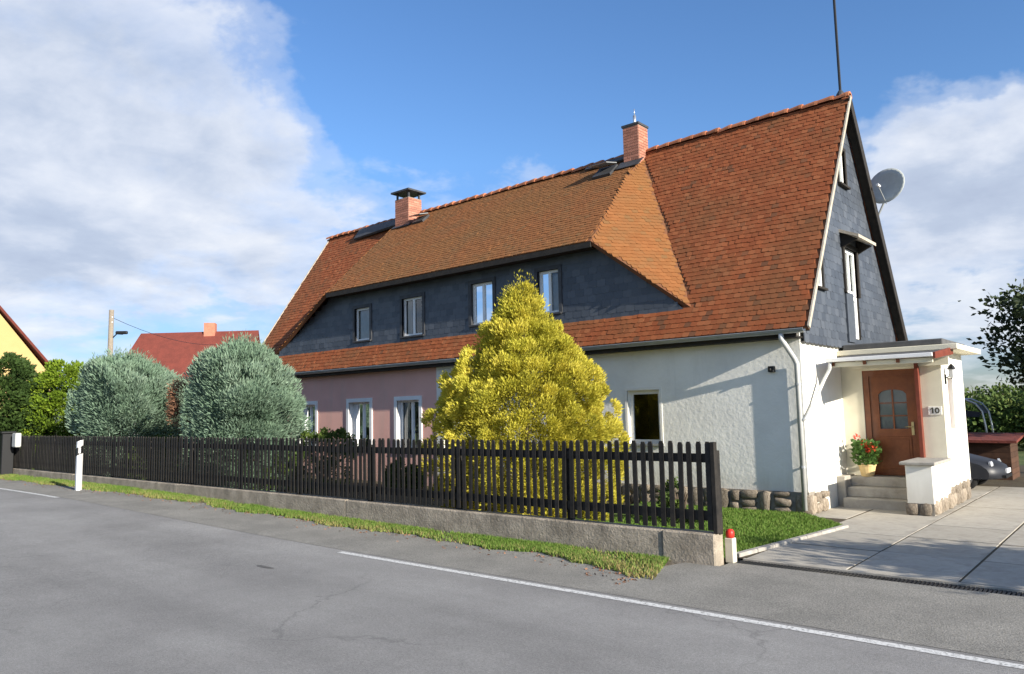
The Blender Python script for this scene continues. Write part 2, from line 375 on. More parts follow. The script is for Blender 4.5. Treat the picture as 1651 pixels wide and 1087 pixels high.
def leaves(name, mat, parent, P, N, ln, wd, tint=None, spread=.6):
    """one bent two-triangle leaf at each point of P, pointing roughly along N."""
    n = len(P); P = np.asarray(P) - np.array(org(parent)); N = np.asarray(N) + rng.normal(0, spread, (n, 3))
    N /= np.linalg.norm(N, axis=1, keepdims=True) + 1e-9
    A = np.cross(N, rng.normal(0, 1, (n, 3))); A /= np.linalg.norm(A, axis=1, keepdims=True) + 1e-9
    L = (ln * rng.uniform(.6, 1.35, n))[:, None]; Wd = (wd * rng.uniform(.6, 1.35, n))[:, None]
    B = np.cross(N, A)
    V = np.stack([P, P + N * L * .5 + A * Wd * .5 + B * Wd * .12, P + N * L, P + N * L * .5 - A * Wd * .5 + B * Wd * .12], 1).reshape(-1, 3)
    F = np.arange(4 * n).reshape(n, 4)
    if tint is None: tint = rng.uniform(0, 1, n)
    return link(name, raw_mesh(name, V, F, mat, np.repeat(tint, 4)), parent)

def smooth01(x): x = max(0., min(1., x)); return x * x * (3 - 2 * x)
def gh(x): return .17 * smooth01((-9 - x) / 15)          # the ground rises slightly towards the left

def sheet(name, xs, yf0, yf1, dz, mat, ny=1, kind='structure', parent=None):
    V = []; F = []
    for x in xs:
        a, b = yf0(x) if callable(yf0) else yf0, yf1(x) if callable(yf1) else yf1
        for j in range(ny + 1): V.append((x, a + (b - a) * j / ny, gh(x) + dz))
    k = ny + 1
    for i in range(len(xs) - 1):
        for j in range(ny): F.append((i * k + j, i * k + j + 1, (i + 1) * k + j + 1, (i + 1) * k + j))
    o = link(name, raw_mesh(name, V, F, mat), parent)
    if kind and not parent: o['kind'] = kind
    return o
def frange(a, b, n): return [a + (b - a) * i / n for i in range(n + 1)]

# ------------------------------------------------------------------ setting
XS = [-900, -400, -200, -100, -60] + frange(-45, 10, 110) + [20, 40, 80, 200, 500, 900]
sheet('ground', XS, -900, 900, -.12, 'ground_grass', ny=2)
road = sheet('road', [-300, -150, -80] + frange(-50, 12, 124) + [30, 80, 200], -3.2, 7.5, 0, 'asphalt', ny=3)
def verge_edge(x):
    w = .09 * math.sin(x * 1.7) + .05 * math.sin(x * 4.3 + 1) + .035 * math.sin(x * 11.1)
    return 8.92 + w - .48 * smooth01((x + 7.5) / 2.2) - .25 * smooth01((-17 - x) / 8)
shoulder = sheet('road_shoulder', [-300, -150, -80] + frange(-50, -4.6, 180), 7.42, lambda x: verge_edge(x) + .12 if x < -5.3 else 9.53, .004, 'asphalt_shoulder')
apron = sheet('driveway_apron', frange(-4.6, 12, 40), 7.42, lambda x: 9.85, .004, 'asphalt_shoulder')
for k, (a, b) in enumerate([(-9.8, 12), (-60, -21.8)]):
    sheet('edge_line', frange(a, b, 60), 7.22 if k == 0 else 7.28, 7.335 if k == 0 else 7.40, .004, 'road_paint', parent=road)
# tar spots on the carriageway
for (x, y, r, q) in [(-9.75, 5.95, .2, .055)]:
    mb = MB(); mb.poly([(x + r * math.cos(a) * (1 + .2 * math.sin(3 * a)), y + q * math.sin(a) * (1 + .25 * math.cos(2 * a)), gh(x) + .004) for a in [i * math.pi / 8 for i in range(16)]])
    mb.build('tar_spot', 'tar', road)

# verge
sheet('grass_verge', frange(-60, -5.3, 220), verge_edge, 9.56, .008, 'verge_soil')
# far hill
mb = MB(); V = []; F = []
nx, ny = 70, 8
for i in range(nx + 1):
    a = math.radians(-115 + 230 * i / nx)                       # around +y
    for j in range(ny + 1):
        r = 110 + 60 * j
        h = (j / ny) ** .8 * (13 + 6 * math.sin(i * .37) + 4 * math.sin(i * .9 + 1)) * (1 + .25 * math.sin(j))
        V.append((math.sin(a) * r, math.cos(a) * r, h - 1.2))
for i in range(nx):
    for j in range(ny): F.append((i * (ny + 1) + j, i * (ny + 1) + j + 1, (i + 1) * (ny + 1) + j + 1, (i + 1) * (ny + 1) + j))
link('hill', raw_mesh('hill', V, F, 'hill_grass', smooth=True))['kind'] = 'structure'

# driveway of concrete slabs (each slab a piece)
drive = sheet('driveway', frange(-5.6, 9, 8), 10.19, 30, .004, 'garden_soil'); drive['kind'] = 'structure'
xj = [-4.55, -3.2, -1.96, -.7, .56, 1.8, 3.05]; yj = [10.2, 11.72, 13.2, 14.7, 16.2, 17.7, 19.2, 20.7, 22.2]
slabme = {}
def slab_mesh(w, l):
    key = (round(w, 2), round(l, 2))
    if key not in slabme:
        m2 = MB(); m2.box(-w / 2, w / 2, -l / 2, l / 2, -.06, .0)
        o = m2.build('slab_src', 'slab', bevel=.005); slabme[key] = o.data; bpy.data.objects.remove(o)
    return slabme[key]
for i in range(len(xj) - 1):
    for j in range(len(yj) - 1):
        w, l = xj[i + 1] - xj[i] - .03, yj[j + 1] - yj[j] - .03
        cx, cy = (xj[i] + xj[i + 1]) / 2, (yj[j] + yj[j + 1]) / 2
        if cx > -3.2 and False: continue
        x0 = cx
        o = place('slab', slab_mesh(w, l), drive, (x0, cy, .012 + random.uniform(-.005, .005)), Matrix.Rotation(random.uniform(-.006, .006), 3, 'X'))
for j in (3, 4):                                                  # footway slabs towards the porch
    place('slab', slab_mesh(.9, 1.47), drive, (-5.02 if j == 4 else -5.03, (yj[j] + yj[j + 1]) / 2, .010))
# strip of concrete in front of the slabs and the drain
mb = MB(); mb.box(-4.55, 9, 10.125, 10.185, -.09, .014); mb.build('slab', 'slab', drive)
mb = MB(); mb.box(-4.58, 9, 9.86, 10.12, -.11, -.08); dr = mb.build('drain_channel', 'black_plastic', drive)
mb = MB()
for i in range(300):
    x = -4.56 + i * .045; mb.box(x, x + .03, 9.87, 10.115, -.03, -.006)
mb.box(-4.58, 9, 9.84, 9.865, -.09, .002); mb.build('grate', 'black_plastic', dr, kind='stuff')
# lawn beside the driveway with its kerb
mb = MB(); mb.poly([(-9, 9.8, .03), (-4.74, 9.9, .03), (-4.32, 13.7, .03), (-4.9, 14.2, .03), (-5.35, 14.72, .03), (-5.5, 14.84, .03), (-9, 14.84, .03)])
lawn = mb.build('lawn', 'lawn'); lawn['kind'] = 'structure'
kp = [Vector((-4.70, 10.25, 0)), Vector((-4.27, 13.7, 0))]; nk = 7
for i in range(nk):
    a = kp[0].lerp(kp[1], i / nk); b = kp[0].lerp(kp[1], (i + 1) / nk); d = (b - a); L = d.length - .012
    m2 = MB(); m2.box(-.05, .05, -L / 2, L / 2, -.1, .055); o = m2.build('kerbstone', 'kerbstone', bevel=.012); me = o.data; bpy.data.objects.remove(o)
    place('kerbstone', me, lawn, (a + b) / 2, Matrix.Rotation(-math.atan2(d.x, d.y), 3, 'Z'))
# garden bed behind the fence
sheet('garden_bed', frange(-36, -9.2, 60), 9.8, 14.8, .01, 'garden_soil')

# grass blades
def grass(name, pts, hmin, hmax, tintbias=0.0, wide=.012):
    pts = np.asarray(pts); n = len(pts)
    h = rng.uniform(hmin, hmax, n)[:, None]; ang = rng.uniform(0, 2 * np.pi, n)
    side = np.stack([np.cos(ang), np.sin(ang), np.zeros(n)], 1) * wide
    lean = np.stack([rng.normal(0, .35, n), rng.normal(0, .35, n), np.ones(n)], 1) * h
    V = np.stack([pts - side, pts + side, pts + lean], 1).reshape(-1, 3)
    t = np.clip(rng.beta(2, 3, n) + tintbias, 0, 1)
    o = link(name, raw_mesh(name, V, np.arange(3 * n).reshape(n, 3), 'grass_blade', np.repeat(t, 3))); return o
pts = []; vt = []
for _ in range(120000):
    x = -4.9 - 34 * (rng.random() ** 1.6); e = verge_edge(x) - .05; q = rng.random(); y = e + (9.5 - e) * q
    patch = math.sin(x * 1.3 + 2.2 * math.sin(y * 2.3 + x * .4)) + .7 * math.sin(x * 3.7 + y * 5)
    if patch + rng.random() * 2.6 < .75 or rng.random() > .35 + q * 1.5: continue
    if x > -5.35 and y > 8.3 + (-4.9 - x) * 2.6: continue
    pts.append((x, y, gh(x) + .005)); vt.append(.34 * (1 - q) + .16 * (patch < 0) + .12 * math.sin(x * .9))
tag(grass('verge_grass', pts, .025, .075, np.array(vt) * .95 - .02), 'unmown grass strip between the road and the low concrete wall', 'grass', kind='stuff')
pts = []
for _ in range(45000):
    y = 9.9 + 4.9 * rng.random(); xr = -4.80 + (y - 9.9) * .122 if y < 13.7 else -4.35 - (y - 13.7) * .95
    x = xr - 3.6 * rng.random() ** 1.3; pts.append((x, y, .025))
tag(grass('lawn_grass', pts, .025, .07), 'short mown grass on the small lawn by the white wall', 'grass', kind='stuff')

# dry leaves and grit blown against the verge
P = []
for _ in range(420):
    x = -5.1 - 26 * rng.random() ** 1.5; P.append((x, verge_edge(min(x, -5)) - .02 - abs(rng.normal(0, .22)), gh(x) + .008))
P = np.array(P); NN = rng.normal(0, 1, P.shape) * [1, 1, .12]
tag(leaves('fallen_leaves', 'leaf_dead', None, P, NN, .05, .035, None, .1), 'dry brown leaves and grit scattered along the road edge', 'leaves', kind='stuff')

# ------------------------------------------------------------------ house
XG, XL = -5.29, -25.2            # gable wall, left end wall
YF, YB = 14.88, 21.74            # front and back walls
YE, ZE, YR, ZR = 14.53, 3.60, 18.31, 9.35
VR, VL = -5.0, -25.45            # verge overhangs
house = thing('house', ((XG + XL) / 2, (YF + YB) / 2, 0), 'long old house with steep red tile roof, dark slate dormer, half white and half pink', 'house')

def wall_front(name, x0, x1, z0, z1, holes, y, mat, depth=.22):
    xs = sorted({x0, x1, *[h[0] for h in holes], *[h[1] for h in holes]}); zs = sorted({z0, z1, *[h[2] for h in holes], *[h[3] for h in holes]})
    mb = MB()
    for i in range(len(xs) - 1):
        for j in range(len(zs) - 1):
            cx, cz = (xs[i] + xs[i + 1]) / 2, (zs[j] + zs[j + 1]) / 2
            if any(h[0] < cx < h[1] and h[2] < cz < h[3] for h in holes): continue
            mb.poly([(xs[i], y, zs[j]), (xs[i + 1], y, zs[j]), (xs[i + 1], y, zs[j + 1]), (xs[i], y, zs[j + 1])])
    for (a, b, c, d) in holes:
        Y2 = y + depth
        mb.add([(a, y, c), (b, y, c), (b, y, d), (a, y, d), (a, Y2, c), (b, Y2, c), (b, Y2, d), (a, Y2, d)], [(0, 1, 5, 4), (1, 2, 6, 5), (2, 3, 7, 6), (3, 0, 4, 7)])
    o = mb.build(name, None, house)
    me = o.data; bm = bmesh.new(); bm.from_mesh(me); bmesh.ops.remove_doubles(bm, verts=bm.verts, dist=1e-4); bm.to_mesh(me); bm.free()
    me.materials.append(MATS[mat]); return o

def frameT(O, U, N):                                           # local (u right, n outward, v up)
    U, N = Vector(U), Vector(N); Z = Vector((0, 0, 1))
    m = Matrix((U, N, Z)).transposed().to_4x4(); m.translation = Vector(O); return m

def window(O, U, N, w, h, surround=None, frame='paint_white', recess=.12, sash=2, sill=None, curtain=None, fw=.07, back=True, label=None, bars=0):
    """O = lower centre of the opening in the wall plane. Root mesh is the frame; panes, sill, surround, curtain are sub-parts."""
    T = frameT(O, U, N)
    mb = MB(); mb.T = T; r = -recess
    mb.box(-w / 2, -w / 2 + fw, r - .05, r, 0, h); mb.box(w / 2 - fw, w / 2, r - .05, r, 0, h)
    mb.box(-w / 2 + fw, w / 2 - fw, r - .05, r, 0, fw); mb.box(-w / 2 + fw, w / 2 - fw, r - .05, r, h - fw, h)
    if sash == 2: mb.box(-.04, .04, r - .045, r + .004, fw, h - fw)
    for b in range(bars): 
        zb = fw + (h - 2 * fw) * (b + 1) / (bars + 1); mb.box(-w / 2 + fw, w / 2 - fw, r - .04, r - .004, zb - .02, zb + .02)
    o = mb.build('window', frame, house, label=label)
    ed = [(-w / 2 + fw, -.04), (.04, w / 2 - fw)] if sash == 2 else [(-w / 2 + fw, w / 2 - fw)]
    for a, b in ed:
        mb = MB(); mb.T = T; mb.poly([(a, r - .03, fw), (b, r - .03, fw), (b, r - .03, h - fw), (a, r - .03, h - fw)]); mb.build('pane', 'glass', o)
    if back:
        mb = MB(); mb.T = T; mb.box(-w / 2 - .2, w / 2 + .2, r - .9, r - .85, -.2, h + .2)
        mb.add([(-w/2-.02, r-.06, 0), (w/2+.02, r-.06, 0), (w/2+.02, r-.06, h), (-w/2-.02, r-.06, h), (-w/2-.02, r-.86, 0), (w/2+.02, r-.86, 0), (w/2+.02, r-.86, h), (-w/2-.02, r-.86, h)],
               [(0, 1, 5, 4), (1, 2, 6, 5), (2, 3, 7, 6), (3, 0, 4, 7)])
        mb.build('room_back', 'interior', o)
    if curtain:
        for (a, b, z0, z1) in curtain:
            nn = max(6, int((b - a) * 40)); V = []; F = []
            for i in range(nn + 1):
                x = (a + (b - a) * i / nn) * w; yy = r - .09 - .012 * math.sin(i * 1.9)
                V += [(x, yy, z0 * h), (x, yy, z1 * h)]
            mb = MB(); mb.T = T; mb.add(V, [(2 * i, 2 * i + 2, 2 * i + 3, 2 * i + 1) for i in range(nn)]); mb.build('curtain', 'curtain', o, smooth=True)
    if surround:
        sw, sm, proud = surround
        mb = MB(); mb.T = T
        mb.box(-w / 2 - sw, -w / 2, -.02, proud, -sw * .3, h + sw); mb.box(w / 2, w / 2 + sw, -.02, proud, -sw * .3, h + sw); mb.box(-w / 2, w / 2, -.02, proud, h, h + sw)
        mb.box(-w / 2, -w / 2 + .003, -recess, -.02, 0, h); mb.box(w / 2 - .003, w / 2, -recess, -.02, 0, h)
        mb.build('surround', sm, o)
    if sill:
        sm, pr = sill
        mb = MB(); mb.T = T; mb.box(-w / 2 - .08, w / 2 + .08, -recess, pr, -.05, .0); mb.build('sill', sm, o, bevel=.006)
    return o

EX, EN = (1, 0, 0), (0, -1, 0)
# front walls with openings
XP = -15.4
wh = [(-9.28, -8.45, 1.33, 2.53)]
wall_front('white_wall', XP + .14, XG, .40, 3.62, wh, YF, 'plaster_white', .14)
ph = [(-17.26, -16.29, 1.05, 2.52), (-19.57, -18.53, 1.05, 2.52), (-22.4, -21.37, 1.05, 2.50)]
wall_front('pink_wall', XL, XP - .14, 0, 3.62, ph, YF, 'plaster_pink', .16)
mb = MB(); mb.box(XP - .14, XP + .14, YF - .03, YF + .05, 0, 3.60); mb.build('pilaster', 'plaster_clean', house)
for (a, b, c, d) in ph:
    window(((a + b) / 2, YF, c), EX, EN, b - a, d - c, surround=(.12, 'paint_white', .03), recess=.16, fw=.06, sash=2, sill=('paint_white', .06), curtain=[(-.44, -.22, .1, .95)])
for (a, b, c, d) in wh:
    window(((a + b) / 2, YF, c), EX, EN, b - a, d - c, surround=(.06, 'plaster_clean', .012), recess=.10, fw=.09, sash=1, sill=('zinc', .05))
# end and back walls
mb = MB(); mb.poly([(XL, YF, 0), (XL, YB, 0), (XL, YB, 3.62), (XL, YR, 9.1), (XL, YF, 3.62)]); mb.build('end_wall', 'plaster_pink', house)
mb = MB(); mb.poly([(XL, YB, 0), (XG, YB, 0), (XG, YB, 3.62), (XL, YB, 3.62)]); mb.build('back_wall', 'plaster_white', house)
mb = MB(); mb.poly([(XG, YF, .0), (XG, YB, .0), (XG, YB, 3.6), (XG, YF, 3.6)]); mb.build('gable_wall', 'plaster_clean', house)

# plinth: mortar core with rough stones
mb = MB(); mb.box(-11, XG + .02, YF - .045, YF + .3, -.1, .435); plinth = mb.build('plinth', 'mortar', house)
def stone_mesh(k):
    bm = bmesh.new(); bmesh.ops.create_cube(bm, size=1); bmesh.ops.subdivide_edges(bm, edges=bm.edges[:], cuts=1, use_grid_fill=True)
    r = random.Random(k)
    for v in bm.verts:
        s = 1.0 - .10 * sum(abs(c) > .4 for c in v.co)
        v.co = Vector((v.co.x * s, v.co.y * s, v.co.z * s)) + Vector([r.uniform(-.05, .05) for _ in range(3)])
    me = bpy.data.meshes.new('stone'); bm.to_mesh(me); bm.free(); me.materials.append(MATS['stone'])
    me.polygons.foreach_set('use_smooth', [True] * len(me.polygons)); return me
SM = [stone_mesh(k) for k in range(7)]
def stones(parent, O, U, N, length, height, rows, lo=.2, hi=.42):
    """irregular field stones: columns of one, two or three stones of uneven height"""
    U, N = Vector(U), Vector(N); s = -random.uniform(0, .1)
    R0 = Matrix((U, -N, Vector((0, 0, 1)))).transposed()
    while s < length - .05:
        l = min(random.uniform(lo, hi), length + .02 - s)
        k = 1 if rows == 1 else random.choice([1, 2, 2, 2, 3]); cuts = sorted([0, 1] + [(q + 1) / k + random.uniform(-.14, .14) for q in range(k - 1)])
        for a, b in zip(cuts, cuts[1:]):
            c = Vector(O) + U * (s + l / 2 + random.uniform(-.03, .03)) + Vector((0, 0, height * (a + b) / 2)) + N * random.uniform(-.005, .02)
            place('stone', random.choice(SM), parent, c, R0 @ Matrix.Rotation(random.uniform(-.12, .12), 3, 'Y'), (l * random.uniform(.92, 1.1), .13, height * (b - a) * random.uniform(.95, 1.12)))
        s += l
stones(plinth, (-10.2, YF - .045, .0), EX, EN, 4.95, .44, 2)
stones(plinth, (XG + .02, YF - .03, .0), (0, 1, 0), (1, 0, 0), 1.0, .42, 2)

# slate cladding -----------------------------------------------------------
def pip(px, py, poly):
    ins = False; j = len(poly) - 1
    for i in range(len(poly)):
        xi, yi = poly[i]; xj_, yj_ = poly[j]
        if (yi > py) != (yj_ > py) and px < (xj_ - xi) * (py - yi) / (yj_ - yi) + xi: ins = not ins
        j = i
    return ins
def shingles(name, parent, O, A, B, poly, tile, sx, sy, mat, jit=.004, holes=(), bond=.5, test=None):
    """lay copies of a small piece (verts in s,t,n ; faces) over polygon poly (s,t)."""
    O, A, B = Vector(O), Vector(A).normalized(), Vector(B).normalized(); Nn = A.cross(B)
    s0, s1 = min(p[0] for p in poly), max(p[0] for p in poly); t0, t1 = min(p[1] for p in poly), max(p[1] for p in poly)
    out = []
    nr = int((t1 - t0) / sy) + 1
    for r in range(nr):
        t = t0 + r * sy; s = s0 + (sx * bond if r % 2 else 0) - sx * .5 + random.uniform(-.12, .12) * sx
        while s < s1 + sx * .5:
            c = sum(pip(s + dx * sx, t + dy * sy, poly) for dx in (-.38, .38) for dy in (.15, .8))
            if c >= 3 and not any(h[0] - .115 < s < h[1] + .115 and h[2] - .24 < t < h[3] - .01 for h in holes):
                out.append((s, t))
            s += sx
    return out, O, A, B, Nn
def join_pieces(name, parent, pieces, tile_v, tile_f, mat, jit=.004, label=None):
    n = len(pieces); tv = np.array(tile_v); kv = len(tv)
    V = np.zeros((n, kv, 3)); o_ = np.array(org(parent))
    for i, (P, A, B, N) in enumerate(pieces):
        a = random.gauss(0, jit * 2); bb = random.gauss(0, jit)
        q = tv.copy(); q[:, 2] += q[:, 0] * random.gauss(0, jit * 4) + bb * .25; q[:, 1] += q[:, 0] * a + bb
        V[i] = np.outer(q[:, 0], A) + np.outer(q[:, 1], B) + np.outer(q[:, 2], N) + np.array(P) - o_
    k = max(len(f) for f in tile_f)
    F3 = []
    for f in tile_f:
        for j in range(1, len(f) - 1): F3.append((f[0], f[j], f[j + 1]))
    F3 = np.array(F3); F = (F3[None] + (np.arange(n) * kv)[:, None, None]).reshape(-1, 3)
    t = np.repeat(rng.uniform(0, 1, n), kv)
    o = link(name, raw_mesh(name, V.reshape(-1, 3), F, mat, t), parent); o['kind'] = 'stuff'
    if label: o['label'] = label
    return o
SLV = [(x_, y_, z_ * .5) for x_, y_, z_ in [(-.122, .26, .004), (.122, .26, .004), (.122, .03, .016), (.09, 0, .018), (-.09, 0, .018), (-.122, .03, .016),
       (.122, .03, .004), (.09, 0, .004), (-.09, 0, .004), (-.122, .03, .004)]]
SLF = [(0, 5, 4, 3, 2, 1), (2, 3, 7, 6), (3, 4, 8, 7), (4, 5, 9, 8)]

XSL = -5.21                                                     # slate plane on the gable
# gable windows in y,z : attic, tall balcony door, small side light
gw = [(17.72, 18.22, 7.16, 8.02), (17.72, 18.62, 3.60, 5.68), (15.82, 16.22, 4.55, 5.38)]
tz = lambda y: ZE + (y - YE) * (ZR - ZE) / (YR - YE) - .27      # underside of the roof over y
mb = MB()
ys = sorted({YF + .02, YB, YR, *[g[0] for g in gw], *[g[1] for g in gw]})
def topz(y): return min(tz(y), tz(2 * YR - y))
for i in range(len(ys) - 1):
    y0, y1 = ys[i], ys[i + 1]; cuts = [3.36]
    hs = sorted([g for g in gw if g[0] <= y0 + 1e-6 and g[1] >= y1 - 1e-6], key=lambda g: g[2]); z = 3.36
    for g in hs:
        if g[2] > z: mb.poly([(XSL, y0, z), (XSL, y1, z), (XSL, y1, g[2]), (XSL, y0, g[2])])
        z = g[3]
    mb.poly([(XSL, y0, z), (XSL, y1, z), (XSL, y1, topz(y1)), (XSL, y0, topz(y0))])
mb.poly([(XSL, YF + .02, 3.36), (XSL, YB, 3.36), (XG, YB, 3.36), (XG, YF + .02, 3.36)])
gs = mb.build('gable_slate_wall', 'slate_back', house)
poly = [(YF + .02, 3.34), (YB, 3.34), (YB, topz(YB)), (YR, topz(YR)), (YF + .02, topz(YF + .02))]
L, O, A, B, N_ = shingles('s', gs, (XSL, 0, 0), (0, 1, 0), (0, 0, 1), poly, None, .25, .17, 'slate', holes=gw)
join_pieces('slate', gs, [((XSL + .002, s, t), A, B, N_) for s, t in L], SLV, SLF, 'slate', .002)
for (a, b, c, d) in gw:
    mb = MB()
    X1 = XSL - .12
    mb.add([(XSL + .02, a, c), (XSL + .02, b, c), (XSL + .02, b, d), (XSL + .02, a, d), (X1, a, c), (X1, b, c), (X1, b, d), (X1, a, d)], [(0, 1, 5, 4), (1, 2, 6, 5), (2, 3, 7, 6), (3, 0, 4, 7)])
    mb.build('window_reveal', 'dark_wood', house)
window((XSL, 17.97, 7.16), (0, 1, 0), (1, 0, 0), .5, .86, recess=.03, sash=1, fw=.08, sill=('dark_wood', .10), surround=(.08, 'dark_wood', .04), curtain=[(-.4, .4, .1, .9)], back=False)
window((XSL, 18.17, 4.62), (0, 1, 0), (1, 0, 0), .9, 1.06, recess=.03, sash=2, fw=.09, surround=(.10, 'dark_wood', .05), curtain=[(-.4, .4, .1, .9)], back=False)
window((XSL, 18.37, 3.60), (0, 1, 0), (1, 0, 0), .5, 1.0, recess=.03, sash=1, fw=.10, curtain=[(-.4, .4, .1, .9)], back=False)
mb = MB(); mb.box(XSL - .06, XSL + .05, 17.62, 18.12, 3.5, 4.62); mb.build('balcony_panel', 'slate_back', house)
window((XSL, 16.02, 4.55), (0, 1, 0), (1, 0, 0), .40, .83, recess=.02, sash=1, fw=.07, sill=('dark_wood', .08), surround=(.05, 'lead', .035), back=False, curtain=[(-.4, .4, .1, .9)])
mb = MB(); mb.slab([(XSL, 17.5, 5.98), (XSL, 18.85, 5.98), (XSL + .42, 18.85, 5.80), (XSL + .42, 17.5, 5.80)], (0, 0, .07)); hood = mb.build('window_hood', 'verge_mortar', house)
for y in (17.6, 18.72): mb = MB(); mb.slab([(XSL, y, 5.98), (XSL + .36, y, 5.80), (XSL, y, 5.62)], (0, .05, 0)); mb.build('bracket', 'dark_wood', hood)

# dormer ---------------------------------------------------------------------
YD, ZD, YDE = 14.96, 4.22, 14.50                                # dormer wall plane, its base, its eave
DR, DL = Vector((-9.90, YDE, 6.08)), Vector((-20.30, YDE, 6.08))
RR, RL = Vector((-10.63, YR, ZR)), Vector((-20.95, YR, ZR))
BR, BL = Vector((-7.62, 14.98, 4.285)), Vector((-24.1, 14.98, 4.285))
def slopez(y): return ZE + (y - YE) * (ZR - ZE) / (YR - YE)
dpoly = [(BL.x + .16, ZD), (BR.x - .12, ZD), (DR.x + .02, 6.16), (DL.x - .02, 6.16)]
dw = [(-19.36, -18.62, 4.46, 5.50), (-17.08, -16.2, 4.42, 5.56), (-14.22, -13.42, 4.50, 5.64), (-11.86, -11.2, 4.56, 5.66)]
mb = MB()
xs = sorted({p[0] for p in dpoly} | {h[0] for h in dw} | {h[1] for h in dw})
def dtop(x):
    a, b, c, d = dpoly
    if x > c[0]: return b[1] + (c[1] - b[1]) * (b[0] - x) / (b[0] - c[0])
    if x < d[0]: return a[1] + (d[1] - a[1]) * (x - a[0]) / (d[0] - a[0])
    return c[1]
for i in range(len(xs) - 1):
    x0, x1 = xs[i], xs[i + 1]; z = ZD - .02
    for h in dw:
        if h[0] <= x0 + 1e-6 and h[1] >= x1 - 1e-6:
            mb.poly([(x0, YD, z), (x1, YD, z), (x1, YD, h[2]), (x0, YD, h[2])]); z = h[3]
    mb.poly([(x0, YD, z), (x1, YD, z), (x1, YD, max(z, dtop(x1))), (x0, YD, max(z, dtop(x0)))])
dwall = mb.build('dormer_wall', 'slate_back', house)
L, O, A, B, N_ = shingles('s', dwall, (0, YD, 0), (1, 0, 0), (0, 0, 1), [(p[0], p[1] - .03) for p in dpoly], None, .25, .17, 'slate', holes=dw)
join_pieces('slate', dwall, [((s, YD - .002, t), A, B, N_) for s, t in L], SLV, SLF, 'slate', .002)
for k, (a, b, c, d) in enumerate(dw):
    mb = MB(); mb.add([(a, YD - .03, c), (b, YD - .03, c), (b, YD - .03, d), (a, YD - .03, d), (a, YD + .12, c), (b, YD + .12, c), (b, YD + .12, d), (a, YD + .12, d)], [(0, 1, 5, 4), (1, 2, 6, 5), (2, 3, 7, 6), (3, 0, 4, 7)])
    mb.build('window_reveal', 'slate_back', house)
    cur = [[(-.45, .45, .06, .94)], [(-.45, -.2, .06, .94), (.3, .45, .06, .94)], [(-.45, -.1, .06, .94)], [(-.2, .45, .06, .9)]][k]
    window(((a + b) / 2, YD, c), EX, EN, b - a, d - c, recess=.06, sash=2 if k else 1, fw=.065, sill=('lead', .06), curtain=cur, surround=(.10, 'lead', .032))

# roof: deck and tiles --------------------------------------------------------
nv = Vector((0, -(ZR - ZE), YR - YE)).normalized()
main_poly = [Vector((VR, YE, ZE)), Vector((VR, YR, ZR)), RR, BR, BL, RL, Vector((VL + .15, YR, ZR)), Vector((VL, YE, ZE))]
mb = MB(); th = .10
mb.slab(main_poly, -nv * th)
nd_r = (DL - DR).cross(RR - DR).normalized(); nd_r = nd_r if nd_r.z > 0 else -nd_r
mb.slab([DR, RR, RL, DL], -nd_r * th)
ncr = (BR - DR).cross(RR - DR).normalized(); ncr = ncr if ncr.z > 0 else -ncr
ncl = (BL - DL).cross(RL - DL).normalized(); ncl = ncl if ncl.z > 0 else -ncl
mb.slab([DR, BR, RR], -ncr * th); mb.slab([DL, RL, BL], -ncl * th)
roof = mb.build('roof', 'roof_deck', house)
YBE = 2 * YR - YE; nb = Vector((0, (ZR - ZE), YR - YE)).normalized()
mb = MB(); mb.slab([Vector((VR, YBE, ZE)), Vector((VL, YBE, ZE)), Vector((VL, YR, ZR)), Vector((VR, YR, ZR))], -nb * th); mb.build('back_slope', 'back_tile', roof)
TV = [(-.0752, .215, .003), (.0752, .215, .003), (.0752, .017, .0200), (.046, .004, .0212), (0, 0, .0216), (-.046, .004, .0212), (-.0752, .017, .0200),
      (.0752, .017, .001), (.046, .004, .001), (0, 0, .001), (-.046, .004, .001), (-.0752, .017, .001), (.0752, .215, -.006), (-.0752, .215, -.006)]
TF = [(0, 6, 5, 4, 3, 2, 1), (6, 11, 10, 5), (5, 10, 9, 4), (4, 9, 8, 3), (3, 8, 7, 2), (1, 2, 7, 12), (0, 13, 11, 6)]
def tiles_on(pts, n):
    b = (Vector((0, 0, 1)) - n * n.z).normalized(); a = b.cross(n).normalized(); O = pts[0]
    pl = [((p - O).dot(a), (p - O).dot(b)) for p in pts]
    L, O, A, B, N_ = shingles('t', None, O, a, b, pl, None, .152, .134, None)
    return [(O + A * s + B * t, A, B, N_) for s, t in L]
T1 = tiles_on(main_poly, nv); T2 = tiles_on([DR, RR, RL, DL], nd_r); T3 = tiles_on([DR, BR, RR], ncr); T4 = tiles_on([DL, RL, BL], ncl)
T1.sort(key=lambda p: (p[0] - EYE).length)
near, T1 = T1[:300], T1[300:]
join_pieces('tiles', roof, T1, TV, TF, 'tile', .006)
join_pieces('tiles', roof, T2 + T3 + T4, TV, TF, 'tile_dormer', .005)
tile_me = []
F3 = [(f[0], f[j], f[j + 1]) for f in TF for j in range(1, len(f) - 1)]
for k in range(10): tile_me.append(raw_mesh('tile', TV, F3, 'tile', [k / 9.] * len(TV)))
for P, A, B, N_ in near:
    R = Matrix((A, B, N_)).transposed() @ Matrix.Rotation(random.gauss(0, .012), 3, 'Z') @ Matrix.Rotation(random.gauss(0, .018), 3, 'Y')
    place('tile', random.choice(tile_me), roof, P, R)
